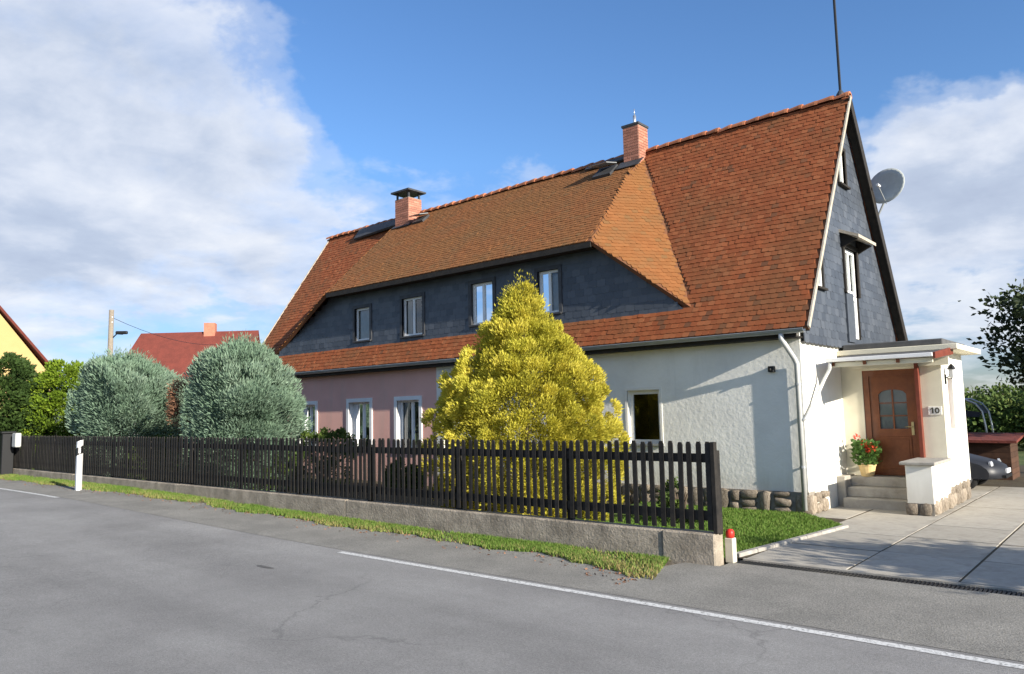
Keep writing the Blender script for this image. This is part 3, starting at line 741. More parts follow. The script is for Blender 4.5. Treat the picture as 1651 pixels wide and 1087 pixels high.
# ridge tiles
V = []; F = []; sg = 8
for i, (x, r) in enumerate([(0, .145), (.07, .15), (.40, .115)]):
    for k in range(sg + 1):
        a = math.pi * k / sg; V.append((x, -math.cos(a) * r, math.sin(a) * r * .95))
k0 = len(V)
for k in range(sg + 1):
    a = math.pi * k / sg; V.append((0, -math.cos(a) * .10, math.sin(a) * .095))
for i in range(2):
    for k in range(sg): F.append((i * (sg + 1) + k, i * (sg + 1) + k + 1, (i + 1) * (sg + 1) + k + 1, (i + 1) * (sg + 1) + k))
for k in range(sg): F.append((k, k + 1, k0 + k + 1, k0 + k))
rme = raw_mesh('ridge_tile', V, F, 'ridge_tile')
x = VR + .02; i = 0
while x > VL + .2:
    place('ridge_tile', rme, roof, (x, YR, ZR - .03 + random.uniform(-.012, .018)), Matrix.Rotation(math.pi + random.gauss(0, .025), 3, 'Z') @ Matrix.Rotation(random.gauss(0, .025), 3, 'Y'))
    x -= .365
# verge strips
ov = Vector((0, 0, .0))
mb = MB(); a = Vector((VR, YE, ZE)); b = Vector((VR, YR, ZR)); mb.slab([a + nv * .03, b + nv * .022, b - nv * .055, a - nv * .055], (.035, 0, 0)); mb.build('verge_board', 'verge_mortar', roof)
mb = MB(); a = Vector((VR, YBE, ZE)); b = Vector((VR, YR, ZR)); mb.slab([a + nb * .03, b + nb * .03, b - nb * .2, a - nb * .2], (.03, 0, 0)); mb.build('verge_board', 'dark_wood', roof)
mb = MB(); a = Vector((VL, YE, ZE)); b = Vector((VL + .15, YR, ZR)); mb.slab([a + nv * .03, b + nv * .03, b - nv * .13, a - nv * .13], (-.03, 0, 0)); mb.build('verge_board', 'verge_mortar', roof)
mb = MB(); mb.slab([DR + Vector((.0, -.004, -.02)), DL + Vector((0, -.004, -.02)), DL + Vector((0, -.004, -.15)), DR + Vector((0, -.004, -.15))], (0, .04, 0)); mb.build('dormer_fascia', 'dark_wood', roof)
mb = MB(); mb.box(DL.x + .1, DR.x - .1, YDE + .06, YD - .02, 5.96, 6.0); mb.build('dormer_soffit', 'dark_wood', roof)
# added dark boards that paint in the shade under both verge overhangs
for (ya, n_) in ((YE, nv), (YBE, nb)):
    a = Vector((XSL + .03, ya, ZE)) - n_ * (th + .012); b = Vector((XSL + .03, YR, ZR - .03)) - n_ * (th + .012); e = Vector((VR - XSL - .032, 0, 0))
    mb = MB(); mb.slab([a, b, b + e, a + e], -n_ * .02); mb.build('soffit_shade', 'dark_wood', roof)
# eave fascia, soffit
mb = MB(); mb.box(VL + .1, XG + .05, YE + .03, YE + .06, 3.42, 3.60); mb.box(VL + .1, XG + .05, YE + .06, YF + .02, 3.42, 3.45); mb.build('eave_board', 'dark_wood', house)
def half_gutter(x0, x1, y, z, r, name, mat):
    mb = MB(); V = []; sg = 8
    for x in (x0, x1):
        for rr in (r, r - .008):
            for k in range(sg + 1):
                a = math.pi + math.pi * k / sg; V.append((x, y + math.cos(a) * rr, z + math.sin(a) * rr))
    n = sg + 1; F = []
    for k in range(sg):
        F += [(k, k + 1, 2 * n + k + 1, 2 * n + k), (n + k + 1, n + k, 3 * n + k, 3 * n + k + 1), (k, n + k, n + k + 1, k + 1), (2 * n + k + 1, 3 * n + k + 1, 3 * n + k, 2 * n + k)]
    F += [(0, 2 * n, 3 * n, n), (sg, n + sg, 3 * n + sg, 2 * n + sg)]
    mb.add(V, F)
    mb.tube([(x0, y - r, z), (x1, y - r, z)], .012, 6)
    return mb.build(name, mat, house)
half_gutter(VL + .1, VR - .05, YE - .055, ZE - .035, .075, 'gutter', 'zinc')
PY = YF - .082
mb = MB(); mb.tube([(-5.50, YE - .055, 3.50), (-5.50, YE - .055, 3.40), (-5.46, YE + .0, 3.30), (-5.37, PY - .05, 3.02), (-5.345, PY, 2.92), (-5.345, PY, .1)], .051, 10)
dp = mb.build('downpipe', 'grey_pipe', house, smooth=True)
for z in (2.5, .9): mb = MB(); mb.tube([(-5.345, PY, z), (-5.345, PY, z + .04)], .06, 10); mb.box(-5.36, -5.33, PY, YF, z + .005, z + .035); mb.build('pipe_clamp', 'zinc', dp)
mb = MB(); mb.box(-5.92, -5.80, YF - .11, YF, 2.78, 2.90); mb.box(-5.88, -5.84, YF - .16, YF - .11, 2.81, 2.86); tag(mb.build('wall_fixture', 'black_plastic', None, bevel=.01), 'small dark box fixed high on the white front wall', 'wall box')

# chimneys
def chimney(name, x, y, w, d, z0, z1, mat, label):
    mb = MB(); mb.box(x - w / 2, x + w / 2, y - d / 2, y + d / 2, z0, z1)
    o = mb.build(name, 'mortar', house, label=label)
    bw, bh = .25, .082                                              # bricks on two visible faces and the sides
    m2 = MB(); m2.box(-.118, .118, -.012, .02, .004, bh - .004); q = m2.build('b', mat, bevel=.004); full = q.data; bpy.data.objects.remove(q)
    rows = int((z1 - z0) / bh)
    for r in range(rows):
        for (c0, U, N, ln) in ((Vector((x - w / 2, y - d / 2, 0)), Vector((1, 0, 0)), Vector((0, -1, 0)), w), (Vector((x + w / 2, y - d / 2, 0)), Vector((0, 1, 0)), Vector((1, 0, 0)), d)):
            s = -.125 if r % 2 else 0.0
            while s < ln - .02:
                a, b = max(s, 0), min(s + bw, ln)
                if b - a > .05:
                    R = Matrix((U, -N, Vector((0, 0, 1)))).transposed()
                    place('brick', full, o, c0 + U * (a + b) / 2 + Vector((0, 0, z0 + r * bh)), R, ((b - a) / bw, 1, 1))
                s += bw
    return o
ch = chimney('chimney', -10.72, 18.12, .50, .50, 8.55, 10.05, 'chimney_brick', 'slim brick chimney with metal flue pipe')
mb = MB(); mb.box(-11.0, -10.44, 17.84, 18.40, 10.05, 10.11); mb.build('chimney_cap', 'lead', ch)
mb = MB(); mb.tube([(-10.72, 18.12, 10.1), (-10.72, 18.12, 10.42)], .045, 10); mb.tube([(-10.72, 18.12, 10.42), (-10.72, 18.12, 10.62)], .012, 6); mb.build('flue_pipe', 'silver_tube', ch, smooth=True)
ch2 = chimney('chimney', -20.18, 17.98, .72, .62, 8.2, 9.86, 'chimney_brick', 'wide brick chimney with flat cover plate on stilts')
mb = MB(); mb.box(-20.66, -19.7, 17.56, 18.42, 10.08, 10.14); mb.build('cover_plate', 'lead', ch2)
for dx in (-.3, .3):
    for dy in (-.25, .25): mb = MB(); mb.box(-20.18 + dx - .03, -20.18 + dx + .03, 17.98 + dy - .03, 17.98 + dy + .03, 9.86, 10.08); mb.build('stilt', 'lead', ch2)
nD = nd_r; bD = (Vector((0, 0, 1)) - nD * nD.z).normalized()
def on_dormer(x, y): return Vector((x, y, DR.z + (y - YDE) * (ZR - DR.z) / (YR - YDE)))
# lead flashing, chimney-sweep walkway and roof hatches near the ridge
for (x, w) in ((-10.72, .5), (-20.18, .72)):
    mb = MB(); p = on_dormer(x - w / 2 - .12, 17.62); q = on_dormer(x + w / 2 + .12, 17.62)
    mb.slab([p + nD * .04, q + nD * .04, q + bD * .42 + nD * .04, p + bD * .42 + nD * .04], nD * .02); mb.build('flashing', 'lead', roof)
mb = MB(); p = on_dormer(-22.9 + 1.95, 17.98) + nD * .06; q = on_dormer(-20.6, 17.98) + nD * .06
mb.slab([Vector((-23.2, 17.90, 8.86)), Vector((-20.62, 17.90, 8.98)), Vector((-20.62, 18.2, 9.30)), Vector((-23.2, 18.2, 9.30))], (0, -.05, .06)); mb.build('walkway_board', 'lead', roof)
mb = MB(); p = on_dormer(-12.4, 18.05) + nD * .05; q = on_dormer(-10.98, 18.05) + nD * .05
mb.slab([p, q, q + bD * .26, p + bD * .26], nD * .05); mb.build('walkway_board', 'lead', roof)
def hatch(x, y, w, l, open_):
    p = on_dormer(x, y); q = p + Vector((w, 0, 0))
    mb = MB(); mb.slab([p, q, q + bD * l, p + bD * l], nD * .09); o = mb.build('roof_hatch', 'lead', roof)
    up = (bD * math.cos(open_) + nD * -math.sin(open_))
    top_p, top_q = p + bD * l + nD * .12, q + bD * l + nD * .12
    lo = (-bD * math.cos(open_) + nD * math.sin(open_))
    fr = MB(); fr.slab([top_p, top_q, top_q + lo * l, top_p + lo * l], nD * .03); fr.build('hatch_frame', 'zinc', o)
    gl = MB(); a, b = .07, .07
    e = Vector((1, 0, 0))
    gl.poly([top_p + e * a + lo * b + nD * .035, top_q - e * a + lo * b + nD * .035, top_q - e * a + lo * (l - b) + nD * .035, top_p + e * a + lo * (l - b) + nD * .035]); gl.build('hatch_glass', 'reflector', o)
hatch(-11.75, 17.45, .6, .55, .5)
hatch(-19.55, 17.62, .55, .42, .45)

# porch ------------------------------------------------------------------------
PX, PF, PBk = -3.34, 17.28, 19.3                                  # right face, front (door) wall, back
LZ = .60                                                          # landing height
mb = MB()
mb.box(-3.74, PX, PF, PF + .2, .98, 3.16)                         # pillar beside the door
mb.box(XG, -4.86, PF, PF + .15, LZ, 3.16); mb.box(-4.86, -3.74, PF, PF + .15, 2.82, 3.16)
mb.build('porch_wall', 'plaster_cream', house)
# right wall with window opening
wy0, wy1, wz0, wz1 = 17.80, 18.30, 1.55, 2.62
mb = MB()
xa = PX - .2
for (y0, y1, z0, z1) in ((PF + .2, wy0, .40, 3.16), (wy1, PBk, .40, 3.16), (wy0, wy1, .40, wz0), (wy0, wy1, wz1, 3.16)): mb.box(xa, PX, y0, y1, z0, z1)
mb.box(XG, PX, PBk, PBk + .15, .4, 3.16); mb.build('porch_side_wall', 'plaster_clean', house)
window((PX, (wy0 + wy1) / 2, wz0), (0, 1, 0), (1, 0, 0), wy1 - wy0, wz1 - wz0, recess=.10, sash=1, fw=.06, frame='brown_wood', back=False, curtain=[(-.4, .4, .06, .94)])
# low pier in front
mb = MB(); mb.box(-3.80, PX, 15.86, PF + .2, .22, .94); pier = mb.build('pier', 'plaster_clean', house, bevel=.01)
mb = MB(); mb.box(-3.88, PX + .07, 15.77, PF, .94, 1.0); mb.build('pier_cap', 'kerbstone', pier, bevel=.012)
mb = MB(); mb.box(-3.79, PX - .012, 15.872, 19.29, -.05, .40); pp = mb.build('plinth', 'mortar', house)
stones(pp, (-3.80, 15.872, .0), EX, EN, .45, .24, 1, .2, .3)
stones(pp, (PX - .03, 15.87, .0), (0, 1, 0), (1, 0, 0), 3.4, .30, 1, .25, .5)
stones(pp, (PX - .04, 17.3, .22), (0, 1, 0), (1, 0, 0), 1.98, .22, 1, .25, .5)
# steps
for i in range(3):
    mb = MB(); mb.box(-5.12, -3.80, 16.34 + .29 * i, PF + .0, .2 * i - .02 * (i == 0), .2 * (i + 1)); mb.build('step', 'slab', house, bevel=.012)
mb = MB(); mb.box(XG, -5.12, 16.55, PF, 0, LZ + .02); mb.build('step_cheek', 'slab', house, bevel=.01)
# door
mb = MB(); dx0, dx1, dz1 = -4.86, -3.74, 2.82
mb.box(dx0, dx0 + .12, PF + .02, PF + .12, LZ, dz1); mb.box(dx1 - .12, dx1, PF + .02, PF + .12, LZ, dz1); mb.box(dx0 + .12, dx1 - .12, PF + .02, PF + .12, dz1 - .12, dz1)
door = mb.build('door', 'brown_wood', house)
lx0, lx1, lz0, lz1 = dx0 + .12, dx1 - .12, LZ + .01, dz1 - .12
gx0, gx1, gz0, gz1 = lx0 + .17, lx1 - .17, 1.58, 2.40            # glazing with arched head
mb = MB(); y0, y1 = PF + .05, PF + .1
def arch(x): return gz1 - .10 + .10 * math.sqrt(max(0, 1 - ((x - (gx0 + gx1) / 2) / ((gx1 - gx0) / 2)) ** 2)) ** 1.0
mb.box(lx0, gx0, y0, y1, lz0, lz1); mb.box(gx1, lx1, y0, y1, lz0, lz1); mb.box(gx0, gx1, y0, y1, lz0, gz0)
na = 10
for i in range(na):
    a, b = gx0 + (gx1 - gx0) * i / na, gx0 + (gx1 - gx0) * (i + 1) / na
    mb.slab([(a, y0, arch(a)), (b, y0, arch(b)), (b, y0, lz1), (a, y0, lz1)], (0, y1 - y0, 0))
mb.build('door_leaf', 'brown_wood', door)
mb = MB()
mb.box(lx0 + .12, lx1 - .12, y0 - .015, y0 - .001, lz0 + .14, gz0 - .16); mb.box(lx0 + .17, lx1 - .17, y0 - .024, y0 - .015, lz0 + .19, gz0 - .21)
mb.build('door_panel', 'brown_wood', door, bevel=.006)
mb = MB(); mb.poly([(gx0, y0 + .03, gz0), (gx1, y0 + .03, gz0), (gx1, y0 + .03, gz1), (gx0, y0 + .03, gz1)]); mb.build('pane', 'glass', door)
mb = MB(); mb.poly([(gx0, y1 + .02, gz0), (gx1, y1 + .02, gz0), (gx1, y1 + .02, gz1), (gx0, y1 + .02, gz1)]); mb.build('curtain', 'curtain', door)
mb = MB(); cx = (gx0 + gx1) / 2; mb.box(cx - .015, cx + .015, y0 + .005, y0 + .028, gz0, gz1)
for zz in (1.85, 2.12): mb.box(gx0, cx - .016, y0 + .006, y0 + .027, zz - .012, zz + .012); mb.box(cx + .016, gx1, y0 + .006, y0 + .027, zz - .012, zz + .012)
mb.build('glazing_bar', 'brown_wood', door)
mb = MB(); mb.box(lx1 - .11, lx1 - .06, y0 - .012, y0 - .001, 1.45, 1.72); mb.tube([(lx1 - .085, y0 - .01, 1.62), (lx1 - .085, y0 - .06, 1.62), (lx1 - .22, y0 - .06, 1.62)], .011, 8); mb.build('door_handle', 'brass', door)
mb = MB(); mb.box(-3.80, -3.735, PF - .16, PF + .02, LZ, 2.98); mb.build('door_jamb', 'red_wood', house)
# canopy over the steps with its own gutter
CY0, CZ = 15.74, 3.02
mb = MB(); mb.slab([(-5.06, CY0, CZ), (-3.14, CY0, CZ), (-3.14, PF, 3.18), (-5.06, PF, 3.18)], (0, 0, -.06)); can = mb.build('canopy', 'bitumen', house)
mb = MB(); mb.box(-5.02, -3.18, PF - .09, PF - .002, 2.86, 3.02); mb.build('canopy_beam', 'plaster_cream', can); mb = MB(); mb.box(-5.02, -3.18, CY0 + .05, CY0 + .11, 2.86, 2.95); mb.build('canopy_beam', 'plaster_cream', can)
for x in (-5.0, -4.4, -3.8): mb = MB(); mb.slab([(x, CY0 + .02, CZ - .062), (x, PF - .1, 3.155 - .062), (x, PF - .1, 3.155 - .15), (x, CY0 + .02, CZ - .14)], (.06, 0, 0)); mb.build('canopy_rafter', 'brown_wood', can)
mb = MB(); mb.slab([(-3.14, CY0 - .06, CZ + .02), (-3.14, PF + .05, 3.22), (-3.14, PF + .05, 3.07), (-3.14, CY0 - .06, CZ - .1)], (.035, 0, 0)); mb.build('canopy_side_board', 'red_wood', can)
mb = MB(); mb.box(-5.08, -3.15, CY0 - .075, CY0 - .001, CZ - .06, CZ + .015); mb.build('canopy_gutter', 'paint_white', can, bevel=.008)
mb = MB(); mb.tube([(-5.0, CY0 - .03, CZ - .05), (-5.02, CY0 - .03, CZ - .2), (-5.12, CY0 - .08, CZ - .40), (-5.21, 15.2, 2.12), (-5.24, 14.82, 1.86), (-5.345, PY, 1.80)], .036, 8); mb.build('canopy_drainpipe', 'grey_pipe', can, smooth=True)
# flat porch roof
mb = MB(); mb.box(XG, -2.98, PF - .22, PBk + .35, 3.16, 3.27); pr = mb.build('porch_roof', 'plaster_cream', house, bevel=.01)
mb = MB(); mb.slab([(XG + .1, PF - .10, 3.27), (-3.25, PF - .10, 3.27), (-3.25, PBk + .2, 3.27), (XG + .1, PBk + .2, 3.27)], (0, 0, .13)); mb.build('roof_sheet', 'bitumen', pr, bevel=.02)
# house number 10
mb = MB(); px = -3.62; mb.box(px - .01, px + .24, PF - .018, PF, 1.86, 2.03); hn = mb.build('house_number', 'plaster_clean', house, bevel=.004, label='small plate with the number 10')
mb = MB(); mb.box(px + .065, px + .09, PF - .024, PF - .018, 1.885, 2.005); mb.slab([(px + .065, PF - .018, 2.005), (px + .035, PF - .018, 1.975), (px + .035, PF - .018, 1.955), (px + .065, PF - .018, 1.98)], (0, -.006, 0)); mb.build('digit', 'plate_dark', hn)
mb = MB(); 
for k in range(14):
    a0, a1 = 2 * math.pi * k / 14, 2 * math.pi * (k + 1) / 14; c0, c1 = px + .158, 1.945
    mb.slab([(c0 + .045 * math.cos(a0), PF - .018, c1 + .06 * math.sin(a0)), (c0 + .045 * math.cos(a1), PF - .018, c1 + .06 * math.sin(a1)), (c0 + .022 * math.cos(a1), PF - .018, c1 + .037 * math.sin(a1)), (c0 + .022 * math.cos(a0), PF - .018, c1 + .037 * math.sin(a0))], (0, -.006, 0))
mb.build('digit', 'plate_dark', hn)

# ------------------------------------------------------------------ things on the house
t = thing('wall_lantern', (PX, 17.58, 2.55), 'small black lantern on the sunlit porch side wall', 'lantern')
mb = MB(); mb.box(PX, PX + .02, 17.53, 17.63, 2.48, 2.68); mb.tube([(PX + .01, 17.58, 2.6), (PX + .09, 17.58, 2.64), (PX + .13, 17.58, 2.58)], .012, 6); mb.build('bracket', 'dark_metal', t)
mb = MB(); mb.lathe([(.03, 2.6), (.055, 2.62), (.055, 2.78)], (PX + .13, 17.58, 0), 6); mb.build('lantern_glass', 'headlight', t)
mb = MB(); mb.lathe([(.085, 2.78), (.05, 2.85), (.0, 2.9)], (PX + .13, 17.58, 0), 6); mb.build('cap', 'dark_metal', t)

dc = Vector((-4.72, 19.95, 7.45)); t = thing('satellite_dish', dc, 'round grey satellite dish on the rear slope beside the slate gable', 'satellite dish')
ax = Vector((-.20, -.95, .22)).normalized()
mb = MB(); mb.lathe([(0.001, 0), (.16, .008), (.32, .032), (.46, .066), (.465, .07), (.46, .078), (.32, .046), (.16, .022), (.001, .014)], dc, 24, ax); mb.build('reflector_dish', 'dish', t, smooth=True)
hd = dc + ax * .42 + Vector((0, 0, -.14))
mb = MB(); mb.tube([dc + Vector((0, 0, -.46)) + ax * .1, hd + Vector((0, 0, -.05))], .014, 6); mb.build('feed_arm', 'zinc', t)
mb = MB(); mb.tube([hd - ax * .02, hd + ax * .1], .035, 8); mb.build('receiver', 'white_plastic', t)
mb = MB(); mb.tube([dc - ax * .02, dc - ax * .14 + Vector((-.05, 0, -.1)), Vector((-5.02, 20.05, 6.75))], .025, 8); mb.build('mount', 'zinc', t)

t = thing('roof_mast', (-5.2, YR, ZR), 'thin dark mast rising from the ridge at the gable end', 'mast')
mb = MB(); mb.tube([(-5.2, YR, ZR - .3), (-5.2, YR, 13.2)], .032, 8); mb.build('pole', 'dark_metal', t)
mb = MB(); mb.lathe([(.11, ZR + .04), (.10, ZR + .10), (.04, ZR + .2)], (-5.2, YR, 0), 12); mb.build('collar', 'lead', t)

t = thing('flower_pot', (-4.80, 17.02, LZ), 'pot of red geraniums on the porch landing beside the door', 'flower pot')
mb = MB(); mb.lathe([(0, LZ), (.12, LZ), (.17, LZ + .22), (.18, LZ + .22), (.18, LZ + .25), (.155, LZ + .25), (.15, LZ + .2), (0, LZ + .2)], (-4.80, 17.02, 0), 16); mb.build('pot', 'terracotta', t)
P = []; N = []
for _ in range(420):
    a, r, z = rng.uniform(0, 6.28), .24 * rng.random() ** .5, rng.random() ** .8 * .5
    P.append((-4.80 + r * math.cos(a), 17.02 + r * math.sin(a), LZ + .22 + z)); N.append((math.cos(a), math.sin(a), .6))
leaves('foliage', 'leaf_geranium', t, P, N, .09, .08)
P = []; N = []
for _ in range(10):
    a, r = rng.uniform(0, 6.28), .22 * rng.random() ** .5; c = np.array((-4.80 + r * math.cos(a), 17.02 + r * math.sin(a), LZ + .5 + .38 * rng.random()))
    for _ in range(26):
        d = rng.normal(0, 1, 3); d /= np.linalg.norm(d); P.append(c + d * .045); N.append(d)
leaves('blossom', 'petal', t, P, N, .045, .045)

# ------------------------------------------------------------------ fence, wall, posts
YW0, YW1, WT = 9.52, 9.78, .41
XW0, XW1 = -34.2, -4.66
w = thing('garden_wall', (-19, 9.65, 0), 'low weathered concrete wall under the black picket fence', 'wall')
nseg = 4; edges = [XW1, -5.45] + [-5.45 - (28.75) * i / nseg for i in range(1, nseg + 1)]
for i in range(len(edges) - 1):
    a, b = edges[i + 1] + .002, edges[i] - .002
    mb = MB(); n = max(1, int((b - a) / .5)); 
    mb.box(a, b, YW0 - (.012 if i == 0 else 0), YW1, -.15, WT - .006 * (i % 2)); mb.build('wall_section', 'concrete_wall', w, bevel=.018)
f = thing('picket_fence', (-19, 9.65, WT), 'long black wooden picket fence on the low concrete wall', 'fence')
YP = 9.63
m2 = MB(); m2.slab([(-.036, -.011, 0), (.036, -.011, 0), (.036, -.011, 1.15), (.022, -.011, 1.19), (-.022, -.011, 1.19), (-.036, -.011, 1.15)], (0, .022, 0)); q = m2.build('p', 'fence_wood'); pk = q.data; bpy.data.objects.remove(q)
x = -4.74; n = 0
while x > XW0:
    place('picket', pk, f, (x + random.uniform(-.006, .006), YP - .035, WT + .035 + random.uniform(-.012, .012)), Matrix.Rotation(random.gauss(0, .014), 3, 'Y') @ Matrix.Rotation(random.gauss(0, .02), 3, 'Z'))
    x -= .1445; n += 1
rail_x = [-4.69] + [-4.69 - 2.46 * i for i in range(1, 13)]
for i in range(12):
    for z0, z1 in ((WT + .94, WT + 1.06), (WT + .16, WT + .29)):
        mb = MB(); mb.box(rail_x[i + 1] + .004, rail_x[i] - .004, YP - .02, YP + .025, z0, z1); mb.build('rail', 'fence_wood', f)
for i in range(13):
    mb = MB(); mb.box(rail_x[i] - .045, rail_x[i] + .045, YP + .03, YP + .12, WT - .02, WT + 1.10); mb.build('post', 'fence_wood', f)
mb = MB(); mb.box(-4.70, -4.635, YP - .06, YP + .029, WT - .0, WT + 1.22); mb.build('post', 'fence_wood', f, bevel=.006)

t = thing('marker_post', (-4.60, 9.86, 0), 'short cream post with red cap at the end of the low wall', 'post')
mb = MB(); mb.box(-4.66, -4.54, 9.80, 9.92, 0, .33); mb.build('shaft', 'post_cream', t, bevel=.01)
mb = MB(); mb.lathe([(0, .33), (.05, .33), (.058, .36), (.058, .41), (.04, .44), (0, .45)], (-4.60, 9.86, 0), 12); mb.build('cap', 'red_paint', t, smooth=True)

# delineator post
P0 = Vector((-23.4, 8.40, gh(-23.4))); t = thing('delineator_post', P0, 'white plastic roadside delineator post with slanted black band', 'delineator')
U, N = Vector((.36, .93, 0)).normalized(), Vector((.93, -.36, 0)).normalized()
HP = 1.42
def pole_prism(mb, z0l, z0r, z1l, z1r, g=0.0):
    w2, d2 = .085 + g, .06 + g
    pr_ = [(-w2, -d2), (-w2 * .55, d2), (w2 * .55, d2), (w2, -d2)]
    q = lambda a, b, z: P0 + U * a + N * b + Vector((0, 0, z))
    lo = [q(a, b, z0l + (z0r - z0l) * (a / w2 + 1) / 2) for a, b in pr_]; hi = [q(a, b, z1l + (z1r - z1l) * (a / w2 + 1) / 2) for a, b in pr_]
    mb.add(lo + hi, [(0, 1, 2, 3), (7, 6, 5, 4), (0, 4, 5, 1), (1, 5, 6, 2), (2, 6, 7, 3), (3, 7, 4, 0)])
mb = MB(); pole_prism(mb, -.1, -.1, HP - .06, HP); mb.build('shaft', 'white_plastic', t)
mb = MB(); pole_prism(mb, HP - .46, HP - .38, HP - .24, HP - .16, .002); mb.build('band', 'black_plastic', t)
mb = MB(); q = lambda a, b, z: P0 + U * a + N * b + Vector((0, 0, z)); mb.slab([q(-.02, .0635, HP - .38), q(.025, .0635, HP - .38), q(.025, .0635, HP - .22), q(-.02, .0635, HP - .22)], N * .006); mb.build('reflector', 'white_plastic', t)

# gate post, letter box at the far left end
gp = on_y(8, 765, 9.3); t = thing('gate_post', (gp.x, 9.3, gh(-30)), 'dark post at the far left end of the fence', 'post')
mb = MB(); mb.box(gp.x - .22, gp.x + .22, 9.1, 9.5, 0, 1.72); mb.build('shaft', 'dark_metal', t, bevel=.02)
mb = MB(); mb.box(gp.x - .27, gp.x + .27, 9.05, 9.55, 1.72, 1.80); mb.build('cap', 'dark_metal', t, bevel=.02)
lb = on_y(28, 708, 9.45); mb = MB(); mb.box(lb.x - .2, lb.x + .2, 9.33, 9.53, lb.z - .3, lb.z + .22); o = mb.build('letter_box', 'grey_pipe', None, bevel=.03); tag(o, 'pale letter box hanging on the fence beside the dark post', 'letter box')

# ------------------------------------------------------------------ vegetation
def shell_points(n, prof, cx, cy, z0, lumps, lump_r, noise=.12, hollow=None):
    """points on lumpy surface of revolution: prof = [(z, r)]; lumps clusters."""
    zs = np.array([p[0] for p in prof]); rs = np.array([p[1] for p in prof])
    zz = np.linspace(zs[0], zs[-1], 200); rr = np.interp(zz, zs, rs); cdf = np.cumsum(rr + .08); cdf /= cdf[-1]
    z = np.interp(rng.random(lumps), cdf, zz); a = rng.uniform(0, 2 * np.pi, lumps); r = np.interp(z, zs, rs) * rng.uniform(1 - noise, 1 + noise * .7, lumps)
    slope = np.gradient(rr, zz); sl = np.interp(z, zz, slope)
    nrm = np.stack([np.cos(a), np.sin(a), -sl], 1); nrm /= np.linalg.norm(nrm, axis=1, keepdims=True)
    cen = np.stack([cx + r * np.cos(a), cy + r * np.sin(a), z0 + z], 1)
    ok = np.arange(lumps)
    if hollow: ok = np.where(~((z < hollow[0] + .35 * np.sin(a * 5)) & (np.sin(a * hollow[1] + hollow[2]) > hollow[3])))[0]
    k = ok[rng.integers(0, len(ok), n)]; d = rng.normal(0, 1, (n, 3)); d /= np.linalg.norm(d, axis=1, keepdims=True)
    flip = np.sum(d * nrm[k], 1) < -.25; d[flip] *= -1
    lr = lump_r * rng.uniform(.75, 1.3, lumps)
    P = cen[k] + d * lr[k][:, None] * (rng.random(n) ** .4)[:, None]
    return P, d * .7 + nrm[k], k
def conifer(name, label, cat, cx, cy, prof, mat, n, lumps, lr, ln, wd, upb, inner=.8, group=None, noise=.1, trunk_r=.12, hollow=None):
    z0 = gh(cx); t = thing(name, (cx, cy, z0), label, cat, group)
    h = prof[-1][0]
    mb = MB(); mb.tube([(cx, cy, z0 - .1), (cx + .03, cy, z0 + h * .4), (cx, cy + .02, z0 + h * .92)], [trunk_r, trunk_r * .7, trunk_r * .12], 8); tr = mb.build('trunk', 'bark', t)
    P, N, k = shell_points(n, prof, cx, cy, z0, lumps, lr, noise, hollow)
    N = N + np.array([0, 0, upb]); 
    lt = rng.uniform(0, 1, lumps); tint = np.clip(lt[k] * .5 + rng.random(len(k)) * .5, 0, 1)
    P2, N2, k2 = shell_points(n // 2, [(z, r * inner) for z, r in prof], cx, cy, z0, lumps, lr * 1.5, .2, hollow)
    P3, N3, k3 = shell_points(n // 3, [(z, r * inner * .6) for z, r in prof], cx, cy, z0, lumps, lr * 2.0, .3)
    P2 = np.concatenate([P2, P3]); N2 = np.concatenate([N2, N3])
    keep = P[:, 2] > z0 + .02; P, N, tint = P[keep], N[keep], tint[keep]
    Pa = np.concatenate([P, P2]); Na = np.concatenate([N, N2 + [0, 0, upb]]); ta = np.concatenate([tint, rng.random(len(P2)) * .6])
    kk = Pa[:, 1] > 9.86; Pa, Na, ta = Pa[kk], Na[kk], ta[kk]
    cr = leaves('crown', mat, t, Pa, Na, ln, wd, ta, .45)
    return t
TP = [(0.1, 1.45), (.8, 1.68), (1.66, 1.7), (2.4, 1.55), (3.0, 1.2), (3.6, .78), (4.1, .42), (4.66, .02)]
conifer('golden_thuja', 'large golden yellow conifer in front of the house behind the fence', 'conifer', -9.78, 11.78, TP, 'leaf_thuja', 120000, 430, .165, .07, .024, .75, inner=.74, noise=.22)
def globe(rmax, h): return [(.15, rmax * .62), (h * .2, rmax * .9), (h * .42, rmax), (h * .62, rmax * .98), (h * .8, rmax * .82), (h * .93, rmax * .48), (h, .05)]
pR = at_depth(385, 640, 20.6); pL = at_depth(196, 640, 25.6)
conifer('blue_spruce', 'rounded blue-green conifer nearest the house behind the fence', 'conifer', pR.x, pR.y, globe(1.40, 3.82), 'leaf_spruce', 60000, 250, .27, .13, .028, 1.0, noise=.16, hollow=(1.3, 3, 1.0, .1), inner=.7, group='round blue conifers behind the fence')
conifer('blue_spruce', 'wide blue-green conifer behind the white delineator post', 'conifer', pL.x, pL.y, [(.5, .9), (.9, 1.5), (1.6, 1.95), (2.5, 1.98), (3.2, 1.6), (3.6, .95), (3.9, .05)], 'leaf_spruce', 60000, 260, .29, .14, .032, .9, noise=.17, hollow=(2.1, 4, .3, -.1), inner=.7, group='round blue conifers behind the fence')
